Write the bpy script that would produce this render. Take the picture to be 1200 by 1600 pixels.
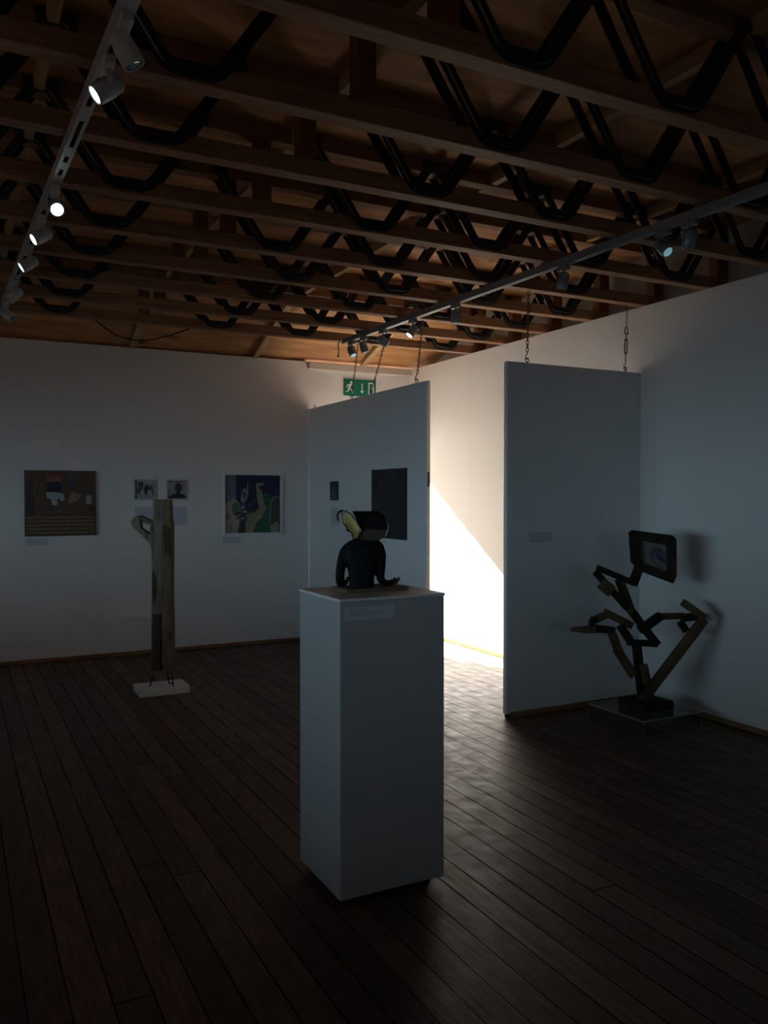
import bpy, bmesh, math, random
from mathutils import Vector, Matrix
random.seed(7)
R = math.radians
for o in list(bpy.data.objects):
    bpy.data.objects.remove(o)
S = bpy.context.scene
C = S.collection

# ------------------------------------------------------------------ camera, world, sun, exposure
EYE = 1.535
YAW = 27.405
cam = bpy.data.cameras.new('camera')
cam.sensor_fit = 'VERTICAL'
cam.sensor_height = 24.0
cam.lens = 24.0 * 1296.6 / 1600.0
cam.clip_start = 0.05
camera = bpy.data.objects.new('camera', cam)
camera.location = (0, 0, EYE)
camera.rotation_euler = (R(90 - 1.168), 0, R(-YAW))
C.objects.link(camera)
S.camera = camera

S.view_settings.view_transform = 'Standard'
S.view_settings.look = 'None'
S.view_settings.exposure = 0.0
S.view_settings.gamma = 1.0
S.view_settings.use_curve_mapping = False
S.cycles.use_denoising = True
S.cycles.max_bounces = 10
S.cycles.diffuse_bounces = 7
S.cycles.glossy_bounces = 4
S.cycles.transmission_bounces = 6
S.cycles.caustics_reflective = False
S.cycles.caustics_refractive = False
S.cycles.sample_clamp_indirect = 6.0

world = bpy.data.worlds.new('sky')
S.world = world
world.use_nodes = True
bg = world.node_tree.nodes['Background']
bg.inputs[0].default_value = (0.55, 0.75, 1.0, 1)
bg.inputs[1].default_value = 0.14

SUN_DIR = Vector((0.275, -1.0, -0.658)).normalized()
sun = bpy.data.lights.new('sun', 'SUN')
sun.energy = 78.0
sun.angle = R(0.53)
sun.color = (1.0, 0.95, 0.87)
sun_o = bpy.data.objects.new('sun', sun)
sun_o.location = (2, 14, 6)
sun_o.rotation_euler = SUN_DIR.to_track_quat('-Z', 'Y').to_euler()
C.objects.link(sun_o)


def daylight_lamp(name, loc, direction, sx, sy, energy, color):
    l = bpy.data.lights.new(name, 'AREA')
    l.shape = 'RECTANGLE'
    l.size, l.size_y = sx, sy
    l.energy, l.color = energy, color
    o = bpy.data.objects.new(name, l)
    o.location = loc
    o.rotation_euler = Vector(direction).to_track_quat('-Z', 'Y').to_euler()
    C.objects.link(o)
    return o


# added area lamps for the sky outside, banded to grade light on the walls
daylight_lamp('side_sky_lamp', (-13.5, 1.5, 1.8), (1, 0, 0), 14.0, 2.3, 640.0, (0.47, 0.79, 1.0))
daylight_lamp('rear_fill_lamp', (1.2, -9.0, 1.75), (0, 1, 0), 8.0, 2.0, 60.0, (0.55, 0.82, 1.0))  # added fill from behind for the plinth front


# ------------------------------------------------------------------ helpers
def tag(o, label=None, cat=None, group=None, kind=None):
    if label: o['label'] = label
    if cat: o['category'] = cat
    if group: o['group'] = group
    if kind: o['kind'] = kind
    return o


def empty(name, loc=(0, 0, 0), rz=0.0, label=None, cat=None, group=None):
    o = bpy.data.objects.new(name, None)
    o.empty_display_size = 0.1
    o.location = loc
    o.rotation_euler = (0, 0, rz)
    C.objects.link(o)
    return tag(o, label, cat, group)


def link(name, bm, m, parent=None, smooth=False, loc=(0, 0, 0), rot=(0, 0, 0)):
    me = bpy.data.meshes.new(name)
    bmesh.ops.recalc_face_normals(bm, faces=bm.faces)
    if smooth:
        for f in bm.faces: f.smooth = True
    bm.to_mesh(me)
    bm.free()
    for mm in (m if isinstance(m, (list, tuple)) else [m]):
        me.materials.append(mm)
    o = bpy.data.objects.new(name, me)
    C.objects.link(o)
    o.location = loc
    o.rotation_euler = rot
    if parent: o.parent = parent
    return o


def bevel(o, w=0.003, seg=2):
    b = o.modifiers.new('bevel', 'BEVEL')
    b.width, b.segments, b.limit_method, b.angle_limit = w, seg, 'ANGLE', R(40)
    return o


def box(bm, x0, x1, y0, y1, z0, z1):
    v = [bm.verts.new((x, y, z)) for x in (x0, x1) for y in (y0, y1) for z in (z0, z1)]
    for q in ((0, 1, 3, 2), (4, 6, 7, 5), (0, 4, 5, 1), (2, 3, 7, 6), (0, 2, 6, 4), (1, 5, 7, 3)):
        bm.faces.new([v[i] for i in q])
    return v


def boxobj(name, m, parent, *dims, bev=0.0):
    bm = bmesh.new()
    box(bm, *dims)
    o = link(name, bm, m, parent)
    if bev: bevel(o, bev)
    return o


def bar(bm, a, b, w, d, jit=0.0, depth_dir=(0, 1, 0)):
    """a sawn timber from a to b: width w across, d along depth_dir, slightly irregular"""
    a, b = Vector(a), Vector(b)
    t = (b - a).normalized()
    n = t.cross(Vector(depth_dir)).normalized()
    e = n.cross(t).normalized()
    vs = []
    for p in (a, b):
        for sn, se in ((-1, -1), (1, -1), (1, 1), (-1, 1)):
            j = 1 + random.uniform(-jit, jit)
            vs.append(bm.verts.new(p + n * sn * w / 2 * j + e * se * d / 2 * j + t * random.uniform(-jit, jit) * w * 0.6))
    for i in range(4):
        k = (i + 1) % 4
        bm.faces.new((vs[i], vs[k], vs[4 + k], vs[4 + i]))
    bm.faces.new(vs[3::-1])
    bm.faces.new(vs[4:])


def prism(bm, pts, y0, y1):
    """outline in x,z pushed from y0 to y1"""
    f = [bm.verts.new((x, y0, z)) for x, z in pts]
    g = [bm.verts.new((x, y1, z)) for x, z in pts]
    n = len(pts)
    bm.faces.new(f)
    bm.faces.new(g[::-1])
    for i in range(n):
        bm.faces.new((f[i], g[i], g[(i + 1) % n], f[(i + 1) % n]))


def tube(bm, pts, r, seg=8, closed=False, cap=True):
    pts = [Vector(p) for p in pts]
    n = len(pts)
    rr = r if isinstance(r, (list, tuple)) else [r] * n
    rings = []
    up = None
    for i, p in enumerate(pts):
        if closed:
            t = (pts[(i + 1) % n] - pts[i - 1]).normalized()
        else:
            t = (pts[min(i + 1, n - 1)] - pts[max(i - 1, 0)]).normalized()
        if up is None:
            up = Vector((0, 0, 1)) if abs(t.z) < 0.9 else Vector((1, 0, 0))
        s = t.cross(up).normalized()
        up = s.cross(t).normalized()
        rings.append([bm.verts.new(p + (s * math.cos(a) + up * math.sin(a)) * rr[i])
                      for a in [2 * math.pi * k / seg for k in range(seg)]])
    for i in range(n if closed else n - 1):
        A, B = rings[i], rings[(i + 1) % n]
        for k in range(seg):
            bm.faces.new((A[k], A[(k + 1) % seg], B[(k + 1) % seg], B[k]))
    if cap and not closed:
        bm.faces.new(rings[0][::-1])
        bm.faces.new(rings[-1])


def lathe(bm, prof, a, axis, seg=24):
    """profile of (distance along axis, radius) turned about axis from point a"""
    a, t = Vector(a), Vector(axis).normalized()
    s = t.cross(Vector((0, 0, 1)) if abs(t.z) < 0.9 else Vector((1, 0, 0))).normalized()
    u = s.cross(t)
    rings = []
    for d, r in prof:
        rings.append([bm.verts.new(a + t * d + (s * math.cos(q) + u * math.sin(q)) * max(r, 1e-4))
                      for q in [2 * math.pi * k / seg for k in range(seg)]])
    for A, B in zip(rings, rings[1:]):
        for k in range(seg):
            bm.faces.new((A[k], A[(k + 1) % seg], B[(k + 1) % seg], B[k]))
    bm.faces.new(rings[0][::-1])
    bm.faces.new(rings[-1])


def smoothline(pts, n=6, closed=False):
    pts = [Vector(p) for p in pts]
    out = []
    m = len(pts)
    for i in range(m if closed else m - 1):
        p0 = pts[i - 1] if (closed or i > 0) else pts[i]
        p1, p2 = pts[i], pts[(i + 1) % m]
        p3 = pts[(i + 2) % m] if (closed or i + 2 < m) else p2
        for k in range(n):
            t = k / n
            out.append(0.5 * ((2 * p1) + (p2 - p0) * t + (2 * p0 - 5 * p1 + 4 * p2 - p3) * t * t + (3 * p1 - p0 - 3 * p2 + p3) * t ** 3))
    if not closed: out.append(pts[-1])
    return out


def dup(root, loc=None, name=None):
    r = root.copy()
    C.objects.link(r)
    if loc is not None: r.location = loc
    for ch in list(root.children):
        c = ch.copy()
        C.objects.link(c)
        c.parent = r
        for g in list(ch.children):
            d = g.copy()
            C.objects.link(d)
            d.parent = c
    return r


# ------------------------------------------------------------------ materials
def new_mat(name):
    m = bpy.data.materials.new(name)
    m.use_nodes = True
    nt = m.node_tree
    return m, nt, nt.nodes['Principled BSDF']


def N(nt, t, **kw):
    n = nt.nodes.new(t)
    for k, v in kw.items():
        if k == 'op': n.operation = v
        else: setattr(n, k, v)
    return n


def math_node(nt, op, a, b=None):
    n = N(nt, 'ShaderNodeMath', op=op)
    for i, v in enumerate((a, b)):
        if v is None: continue
        if isinstance(v, (int, float)): n.inputs[i].default_value = v
        else: nt.links.new(v, n.inputs[i])
    return n.outputs[0]


def plain(name, col, rough=0.6, metal=0.0, var=0.15, scale=20.0, bump=0.1, spec=0.5):
    m, nt, b = new_mat(name)
    tc = N(nt, 'ShaderNodeTexCoord')
    no = N(nt, 'ShaderNodeTexNoise')
    no.inputs['Scale'].default_value = scale
    no.inputs['Detail'].default_value = 4
    nt.links.new(tc.outputs['Object'], no.inputs['Vector'])
    mx = N(nt, 'ShaderNodeMixRGB')
    mx.inputs[1].default_value = [c * (1 - var) for c in col] + [1]
    mx.inputs[2].default_value = [min(1, c * (1 + var)) for c in col] + [1]
    nt.links.new(no.outputs['Fac'], mx.inputs[0])
    nt.links.new(mx.outputs[0], b.inputs['Base Color'])
    b.inputs['Roughness'].default_value = rough
    b.inputs['Metallic'].default_value = metal
    b.inputs['Specular IOR Level'].default_value = spec
    if bump:
        bp = N(nt, 'ShaderNodeBump')
        bp.inputs['Strength'].default_value = bump
        bp.inputs['Distance'].default_value = 0.01
        nt.links.new(no.outputs['Fac'], bp.inputs['Height'])
        nt.links.new(bp.outputs[0], b.inputs['Normal'])
    return m


def timber(name, dark, light, rough=0.6, axis='X', scale=9.0, stretch=14.0, knots=0.0, bump=0.25, coords='Object', spec=0.3):
    m, nt, b = new_mat(name)
    tc = N(nt, 'ShaderNodeTexCoord')
    mp = N(nt, 'ShaderNodeMapping')
    sc = {'X': (1, stretch, stretch), 'Y': (stretch, 1, stretch), 'Z': (stretch, stretch, 1)}[axis]
    mp.inputs['Scale'].default_value = sc
    info = N(nt, 'ShaderNodeObjectInfo')
    cmb = N(nt, 'ShaderNodeCombineXYZ')
    for i in range(3): nt.links.new(math_node(nt, 'MULTIPLY', info.outputs['Random'], 17.0 + i * 5), cmb.inputs[i])
    nt.links.new(cmb.outputs[0], mp.inputs['Location'])
    nt.links.new(tc.outputs[coords], mp.inputs['Vector'])
    no = N(nt, 'ShaderNodeTexNoise')
    no.inputs['Scale'].default_value = scale * 0.35
    no.inputs['Detail'].default_value = 6
    no.inputs['Roughness'].default_value = 0.65
    nt.links.new(mp.outputs[0], no.inputs['Vector'])
    rp = N(nt, 'ShaderNodeValToRGB')
    rp.color_ramp.elements[0].position = 0.3
    rp.color_ramp.elements[0].color = list(dark) + [1]
    rp.color_ramp.elements[1].position = 0.7
    rp.color_ramp.elements[1].color = list(light) + [1]
    nt.links.new(no.outputs['Fac'], rp.inputs[0])
    col = rp.outputs[0]
    if knots:
        vo = N(nt, 'ShaderNodeTexVoronoi')
        vo.inputs['Scale'].default_value = knots
        mp2 = N(nt, 'ShaderNodeMapping')
        mp2.inputs['Scale'].default_value = {'X': (0.6, 1, 1), 'Y': (1, 0.6, 1), 'Z': (1, 1, 0.6)}[axis]
        n2 = N(nt, 'ShaderNodeTexNoise')
        n2.inputs['Scale'].default_value = 6.0
        nt.links.new(tc.outputs[coords], n2.inputs['Vector'])
        ad = N(nt, 'ShaderNodeMixRGB')
        ad.blend_type = 'ADD'
        ad.inputs[0].default_value = 0.12
        nt.links.new(tc.outputs[coords], ad.inputs[1])
        nt.links.new(n2.outputs['Color'], ad.inputs[2])
        nt.links.new(ad.outputs[0], mp2.inputs['Vector'])
        nt.links.new(mp2.outputs[0], vo.inputs['Vector'])
        r2 = N(nt, 'ShaderNodeValToRGB')
        r2.color_ramp.elements[0].position = 0.06
        r2.color_ramp.elements[0].color = (1, 1, 1, 1)
        r2.color_ramp.elements[1].position = 0.16
        r2.color_ramp.elements[1].color = (0, 0, 0, 1)
        nt.links.new(vo.outputs['Distance'], r2.inputs[0])
        mx = N(nt, 'ShaderNodeMixRGB')
        nt.links.new(math_node(nt, 'MULTIPLY', r2.outputs[0], 0.8), mx.inputs[0])
        nt.links.new(col, mx.inputs[1])
        mx.inputs[2].default_value = [c * 0.25 for c in dark] + [1]
        col = mx.outputs[0]
    nt.links.new(col, b.inputs['Base Color'])
    b.inputs['Roughness'].default_value = rough
    b.inputs['Specular IOR Level'].default_value = spec
    bp = N(nt, 'ShaderNodeBump')
    bp.inputs['Strength'].default_value = bump
    bp.inputs['Distance'].default_value = 0.01
    nt.links.new(no.outputs['Fac'], bp.inputs['Height'])
    nt.links.new(bp.outputs[0], b.inputs['Normal'])
    return m


def wall_paint(name, axis, origin, col=(0.80, 0.785, 0.765)):
    """painted plasterboard with a fine joint every 1.22 m along one axis"""
    m, nt, b = new_mat(name)
    tc = N(nt, 'ShaderNodeTexCoord')
    sp = N(nt, 'ShaderNodeSeparateXYZ')
    nt.links.new(tc.outputs['Object'], sp.inputs[0])
    t = math_node(nt, 'SUBTRACT', sp.outputs[axis], origin)
    fr = math_node(nt, 'FRACT', math_node(nt, 'DIVIDE', t, 1.22))
    d = math_node(nt, 'MINIMUM', fr, math_node(nt, 'SUBTRACT', 1.0, fr))
    seam = math_node(nt, 'LESS_THAN', d, 0.0022)
    no = N(nt, 'ShaderNodeTexNoise')
    no.inputs['Scale'].default_value = 1.6
    no.inputs['Detail'].default_value = 5
    nt.links.new(tc.outputs['Object'], no.inputs['Vector'])
    mx = N(nt, 'ShaderNodeMixRGB')
    mx.inputs[1].default_value = [c * 0.96 for c in col] + [1]
    mx.inputs[2].default_value = list(col) + [1]
    nt.links.new(no.outputs['Fac'], mx.inputs[0])
    m2 = N(nt, 'ShaderNodeMixRGB')
    nt.links.new(math_node(nt, 'MULTIPLY', seam, 0.22), m2.inputs[0])
    nt.links.new(mx.outputs[0], m2.inputs[1])
    m2.inputs[2].default_value = (0.25, 0.24, 0.22, 1)
    nt.links.new(m2.outputs[0], b.inputs['Base Color'])
    b.inputs['Roughness'].default_value = 0.55
    n2 = N(nt, 'ShaderNodeTexNoise')
    n2.inputs['Scale'].default_value = 60
    nt.links.new(tc.outputs['Object'], n2.inputs['Vector'])
    bp = N(nt, 'ShaderNodeBump')
    bp.inputs['Strength'].default_value = 0.06
    bp.inputs['Distance'].default_value = 0.01
    nt.links.new(n2.outputs['Fac'], bp.inputs['Height'])
    nt.links.new(bp.outputs[0], b.inputs['Normal'])
    return m


def floor_boards():
    m, nt, b = new_mat('floorboards')
    tc = N(nt, 'ShaderNodeTexCoord')
    sp = N(nt, 'ShaderNodeSeparateXYZ')
    nt.links.new(tc.outputs['Object'], sp.inputs[0])
    W, L = 0.118, 4.2
    u = math_node(nt, 'DIVIDE', math_node(nt, 'ADD', sp.outputs[0], 20.0), W)
    row = math_node(nt, 'FLOOR', u)
    fu = math_node(nt, 'FRACT', u)
    wn = N(nt, 'ShaderNodeTexWhiteNoise', noise_dimensions='1D')
    nt.links.new(row, wn.inputs['W'])
    v = math_node(nt, 'ADD', math_node(nt, 'DIVIDE', math_node(nt, 'ADD', sp.outputs[1], 20.0), L), wn.outputs['Value'])
    colm = math_node(nt, 'FLOOR', v)
    fv = math_node(nt, 'FRACT', v)
    w2 = N(nt, 'ShaderNodeTexWhiteNoise', noise_dimensions='2D')
    cm = N(nt, 'ShaderNodeCombineXYZ')
    nt.links.new(row, cm.inputs[0])
    nt.links.new(colm, cm.inputs[1])
    nt.links.new(cm.outputs[0], w2.inputs['Vector'])
    eu = math_node(nt, 'MULTIPLY', math_node(nt, 'MINIMUM', fu, math_node(nt, 'SUBTRACT', 1.0, fu)), W)
    ev = math_node(nt, 'MULTIPLY', math_node(nt, 'MINIMUM', fv, math_node(nt, 'SUBTRACT', 1.0, fv)), L)
    e = math_node(nt, 'MINIMUM', eu, ev)
    # uneven gap width
    gn = N(nt, 'ShaderNodeTexNoise')
    gn.inputs['Scale'].default_value = 1.7
    nt.links.new(tc.outputs['Object'], gn.inputs['Vector'])
    gw = math_node(nt, 'MULTIPLY', gn.outputs['Fac'], 0.0060)
    gap = math_node(nt, 'LESS_THAN', e, gw)
    # grain
    mp = N(nt, 'ShaderNodeMapping')
    mp.inputs['Scale'].default_value = (26, 2.0, 1)
    ad = N(nt, 'ShaderNodeVectorMath', op='ADD')
    nt.links.new(tc.outputs['Object'], ad.inputs[0])
    sc = N(nt, 'ShaderNodeVectorMath', op='SCALE')
    nt.links.new(w2.outputs['Color'], sc.inputs[0])
    sc.inputs['Scale'].default_value = 9.0
    nt.links.new(sc.outputs[0], ad.inputs[1])
    nt.links.new(ad.outputs[0], mp.inputs['Vector'])
    gr = N(nt, 'ShaderNodeTexNoise')
    gr.inputs['Scale'].default_value = 2.2
    gr.inputs['Detail'].default_value = 7
    gr.inputs['Roughness'].default_value = 0.65
    nt.links.new(mp.outputs[0], gr.inputs['Vector'])
    # scuffs
    sf = N(nt, 'ShaderNodeTexNoise')
    sf.inputs['Scale'].default_value = 11.0
    sf.inputs['Detail'].default_value = 6
    nt.links.new(tc.outputs['Object'], sf.inputs['Vector'])
    rp = N(nt, 'ShaderNodeValToRGB')
    rp.color_ramp.elements[0].position = 0.25
    rp.color_ramp.elements[0].color = (0.050, 0.031, 0.018, 1)
    rp.color_ramp.elements[1].position = 0.8
    rp.color_ramp.elements[1].color = (0.185, 0.115, 0.066, 1)
    nt.links.new(gr.outputs['Fac'], rp.inputs[0])
    mv = N(nt, 'ShaderNodeMixRGB')
    mv.blend_type = 'MULTIPLY'
    mv.inputs[0].default_value = 1.0
    nt.links.new(rp.outputs[0], mv.inputs[1])
    vr = math_node(nt, 'ADD', math_node(nt, 'MULTIPLY', w2.outputs['Value'], 0.7), 0.6)
    cc = N(nt, 'ShaderNodeCombineXYZ')
    for i in range(3): nt.links.new(vr, cc.inputs[i])
    nt.links.new(cc.outputs[0], mv.inputs[2])
    mg = N(nt, 'ShaderNodeMixRGB')
    nt.links.new(gap, mg.inputs[0])
    nt.links.new(mv.outputs[0], mg.inputs[1])
    mg.inputs[2].default_value = (0.004, 0.003, 0.002, 1)
    nt.links.new(mg.outputs[0], b.inputs['Base Color'])
    ro = math_node(nt, 'ADD', math_node(nt, 'MULTIPLY', sf.outputs['Fac'], 0.40), 0.30)
    b.inputs['Specular IOR Level'].default_value = 0.22
    nt.links.new(math_node(nt, 'MAXIMUM', ro, math_node(nt, 'MULTIPLY', gap, 0.95)), b.inputs['Roughness'])
    hh = math_node(nt, 'ADD', math_node(nt, 'MULTIPLY', gr.outputs['Fac'], 0.30), math_node(nt, 'MULTIPLY', sf.outputs['Fac'], 0.6))
    hh = math_node(nt, 'ADD', hh, math_node(nt, 'MULTIPLY', w2.outputs['Value'], 0.3))
    hh = math_node(nt, 'SUBTRACT', hh, math_node(nt, 'MULTIPLY', gap, 1.0))
    bp = N(nt, 'ShaderNodeBump')
    bp.inputs['Strength'].default_value = 0.7
    bp.inputs['Distance'].default_value = 0.005
    nt.links.new(hh, bp.inputs['Height'])
    nt.links.new(bp.outputs[0], b.inputs['Normal'])
    return m


def painted(name, rough=0.55):
    """artwork colours carried by the mesh itself"""
    m, nt, b = new_mat(name)
    at = N(nt, 'ShaderNodeAttribute', attribute_name='Col')
    tc = N(nt, 'ShaderNodeTexCoord')
    no = N(nt, 'ShaderNodeTexNoise')
    no.inputs['Scale'].default_value = 45
    no.inputs['Detail'].default_value = 5
    nt.links.new(tc.outputs['Object'], no.inputs['Vector'])
    k = math_node(nt, 'ADD', math_node(nt, 'MULTIPLY', no.outputs['Fac'], 0.9), 0.55)
    cc = N(nt, 'ShaderNodeCombineXYZ')
    for i in range(3): nt.links.new(k, cc.inputs[i])
    mx = N(nt, 'ShaderNodeMixRGB')
    mx.blend_type = 'MULTIPLY'
    mx.inputs[0].default_value = 1
    nt.links.new(at.outputs['Color'], mx.inputs[1])
    nt.links.new(cc.outputs[0], mx.inputs[2])
    nt.links.new(mx.outputs[0], b.inputs['Base Color'])
    b.inputs['Roughness'].default_value = rough
    return m


M = {}
M['wall_x'] = wall_paint('white_wallboard_back', 0, 3.34)
M['wall_y'] = wall_paint('white_wallboard_right', 1, 8.18)
M['outer'] = plain('old_white_render', (0.5, 0.5, 0.5), 0.8, scale=4)
M['panel'] = plain('white_panel_paint', (0.76, 0.765, 0.77), 0.5, var=0.03, scale=3, bump=0.03)
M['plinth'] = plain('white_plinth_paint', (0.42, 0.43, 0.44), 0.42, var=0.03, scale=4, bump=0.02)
M['plinth_top_lit'] = plain('white_plinth_paint_lit', (0.74, 0.75, 0.76), 0.4, var=0.03, scale=4, bump=0.02)  # plinth paint made lighter for the light falling on its top
M['edge'] = plain('raw_board_edge_lit', (0.82, 0.74, 0.64), 0.7)  # raw board tone, warmed and lightened for the glow on this end
M['foot'] = plain('black_recess', (0.012, 0.011, 0.01), 0.8)
M['skirt'] = timber('varnished_pine', (0.20, 0.09, 0.03), (0.36, 0.19, 0.075), 0.5, 'X')
M['skirt_y'] = timber('varnished_pine_lengthwise', (0.20, 0.09, 0.03), (0.36, 0.19, 0.075), 0.5, 'Y')
M['cream'] = plain('cream_beam_paint', (0.66, 0.58, 0.50), 0.6, var=0.05)
M['floor'] = floor_boards()
M['chord'] = timber('joist_timber', (0.20, 0.097, 0.048), (0.39, 0.215, 0.112), 0.65, 'X', knots=3.0)
M['post'] = timber('joist_post_timber', (0.16, 0.065, 0.03), (0.26, 0.115, 0.055), 0.65, 'Z')
M['ply'] = timber('roof_plywood', (0.34, 0.155, 0.06), (0.68, 0.345, 0.145), 0.7, 'X', scale=7, stretch=5, knots=2.6, bump=0.15)
M['noggin'] = timber('pale_batten_timber', (0.40, 0.25, 0.12), (0.60, 0.41, 0.22), 0.65, 'Y')
M['steel'] = plain('dark_web_steel', (0.06, 0.064, 0.07), 0.34, 0.7, scale=30, bump=0.05)
M['track'] = plain('white_track_metal', (0.42, 0.44, 0.46), 0.45, 0.0, var=0.06)
M['track_grey'] = plain('grey_track_metal', (0.30, 0.31, 0.33), 0.4, 0.3, var=0.06)
M['slot'] = plain('dark_slot', (0.01, 0.01, 0.01), 0.8)
M['lamp'] = plain('white_lamp_metal', (0.55, 0.57, 0.58), 0.4, 0.0, var=0.04, bump=0.02)
M['lamp_grey'] = plain('grey_lamp_metal', (0.30, 0.32, 0.34), 0.35, 0.4, var=0.05, bump=0.02)
M['chain'] = plain('chain_steel', (0.10, 0.085, 0.075), 0.45, 0.7, bump=0.03)
M['black'] = plain('black_metal', (0.02, 0.02, 0.02), 0.5, 0.4)
M['cable'] = plain('black_cable', (0.015, 0.013, 0.012), 0.6)
M['paper'] = plain('paper', (0.56, 0.585, 0.66), 0.6, var=0.02, bump=0.0)
M['print'] = plain('grey_print', (0.33, 0.36, 0.42), 0.6, var=0.02, bump=0.0)
M['frame'] = plain('white_frame', (0.74, 0.75, 0.74), 0.45, var=0.03)
M['art'] = painted('artwork_paint')
M['photo'] = painted('photo_print', 0.35)
M['sign'] = painted('sign_plastic', 0.35)
M['bronze'] = plain('black_clay', (0.004, 0.0048, 0.0062), 0.7, 0.0, var=0.3, scale=60, bump=0.25, spec=0.2)
M['gold'] = plain('worn_gold', (0.80, 0.64, 0.24), 0.5, 0.1, var=0.35, scale=45, bump=0.25)
M['gilt'] = plain('dull_brass', (0.32, 0.22, 0.09), 0.5, 0.1, var=0.5, scale=60, bump=0.2)
M['rust'] = plain('dark_brown_metal', (0.060, 0.044, 0.026), 0.6, 0.1, var=0.5, scale=40, bump=0.25)
M['board'] = timber('brown_board', (0.10, 0.065, 0.04), (0.19, 0.13, 0.085), 0.55, 'X', stretch=6)
M['drift_grey'] = timber('weathered_grey_wood', (0.085, 0.066, 0.048), (0.29, 0.235, 0.17), 0.7, 'Z', scale=11, stretch=6, bump=0.6)
M['drift_brown'] = timber('weathered_brown_wood', (0.07, 0.042, 0.024), (0.25, 0.16, 0.095), 0.7, 'Z', scale=11, stretch=6, bump=0.6)
M['drift_dark'] = timber('dark_hollow_wood', (0.035, 0.022, 0.014), (0.10, 0.062, 0.036), 0.8, 'Z', scale=11, stretch=6, bump=0.6)
M['old_black'] = timber('black_stained_wood', (0.008, 0.0065, 0.005), (0.042, 0.031, 0.021), 0.8, 'Z', scale=12, stretch=2, bump=0.5, spec=0.12)
M['old_brown'] = timber('brown_stained_wood', (0.05, 0.03, 0.015), (0.17, 0.105, 0.052), 0.75, 'Z', scale=12, stretch=2, bump=0.5, spec=0.15)
M['base_white'] = plain('white_base_paint', (0.74, 0.73, 0.70), 0.6, var=0.06)
M['ground'] = plain('pale_ground', (0.35, 0.33, 0.29), 0.9)

m, nt, b = new_mat('clear_acrylic')
tc = N(nt, 'ShaderNodeTexCoord')
no = N(nt, 'ShaderNodeTexNoise')
no.inputs['Scale'].default_value = 8
nt.links.new(tc.outputs['Object'], no.inputs['Vector'])
nt.links.new(math_node(nt, 'MULTIPLY', no.outputs['Fac'], 0.06), b.inputs['Roughness'])
b.inputs['Roughness'].default_value = 0.03
b.inputs['Base Color'].default_value = (0.9, 0.95, 0.96, 1)
tr = N(nt, 'ShaderNodeBsdfTransparent')
tr.inputs[0].default_value = (0.94, 0.96, 0.96, 1)
gl = N(nt, 'ShaderNodeBsdfGlossy')
gl.inputs['Roughness'].default_value = 0.03
lw = N(nt, 'ShaderNodeLayerWeight')
fc = math_node(nt, 'ADD', math_node(nt, 'MULTIPLY', math_node(nt, 'POWER', lw.outputs['Facing'], 4.0), 0.55), 0.03)
ms = N(nt, 'ShaderNodeMixShader')
nt.links.new(fc, ms.inputs[0])
nt.links.new(tr.outputs[0], ms.inputs[1])
nt.links.new(gl.outputs[0], ms.inputs[2])
nt.links.new(ms.outputs[0], nt.nodes['Material Output'].inputs['Surface'])
M['acrylic'] = m
M['edge_highlight'] = plain('acrylic_edge_highlight', (0.30, 0.33, 0.35), 0.3, var=0.1)  # grey for highlights painted along the acrylic edges


def glow(name, col, strength):
    m, nt, b = new_mat(name)
    tc = N(nt, 'ShaderNodeTexCoord')
    no = N(nt, 'ShaderNodeTexNoise')
    no.inputs['Scale'].default_value = 40
    nt.links.new(tc.outputs['Object'], no.inputs['Vector'])
    b.inputs['Base Color'].default_value = list(col) + [1]
    b.inputs['Roughness'].default_value = 0.2
    b.inputs['Emission Color'].default_value = list(col) + [1]
    nt.links.new(math_node(nt, 'ADD', math_node(nt, 'MULTIPLY', no.outputs['Fac'], strength * 0.4), strength * 0.8), b.inputs['Emission Strength'])
    return m


M['lit'] = glow('lit_lens', (0.80, 0.93, 1.0), 6.0)
M['dimlit'] = glow('dim_lens', (0.35, 0.72, 0.78), 0.32)
M['lens'] = plain('dark_lens', (0.10, 0.13, 0.14), 0.12, 0.2, bump=0)

# ------------------------------------------------------------------ the room
XR, YB, HW = 4.587, 8.18, 2.945      # right wall face, back wall face, top of the wallboard
XO, XL, YR = 4.84, -4.5, -2.0        # outer wall behind the right wallboard, left wall, rear wall
DECK = 3.405


def struct(o):
    o['kind'] = 'structure'
    return o


bm = bmesh.new()
box(bm, XL - 0.2, XO + 0.1, YR - 0.2, YB + 0.22, -0.08, 0.0)
struct(link('floor', bm, M['floor']))

bm = bmesh.new()
box(bm, XL - 0.1, 3.34, YB, YB + 0.1, 0, HW)                 # wallboard ends where the hanging panel meets it
box(bm, 3.34, 3.69, YB + 0.015, YB + 0.1, 0, HW - 0.06)      # beside the door
box(bm, 4.56, XO, YB + 0.015, YB + 0.1, 0, HW - 0.06)
box(bm, 3.69, 4.56, YB + 0.015, YB + 0.1, 2.006, HW - 0.06)  # above the door
struct(link('wall_back', bm, M['wall_x']))
bm = bmesh.new()
box(bm, XR, XR + 0.05, YR, YB + 0.015, 0, HW)
struct(link('wall_right', bm, M['wall_y']))
bm = bmesh.new()
box(bm, XO, XO + 0.1, YR - 0.1, YB + 0.1, 0, DECK + 0.02)
struct(link('wall_outer', bm, M['outer']))
bm = bmesh.new()                                             # left wall with its window opening
box(bm, XL - 0.1, XL, YR, 0.4, 0, DECK)
box(bm, XL - 0.1, XL, 6.8, YB, 0, DECK)
box(bm, XL - 0.1, XL, 0.4, 6.8, 0, 1.0)
box(bm, XL - 0.1, XL, 0.4, 6.8, 2.0, DECK)
struct(link('wall_left', bm, M['wall_y']))
bm = bmesh.new()                                             # rear wall; its unseen window opening is added to light the plinth front
box(bm, XL - 0.1, -1.0, YR - 0.1, YR, 0, DECK)
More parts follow.
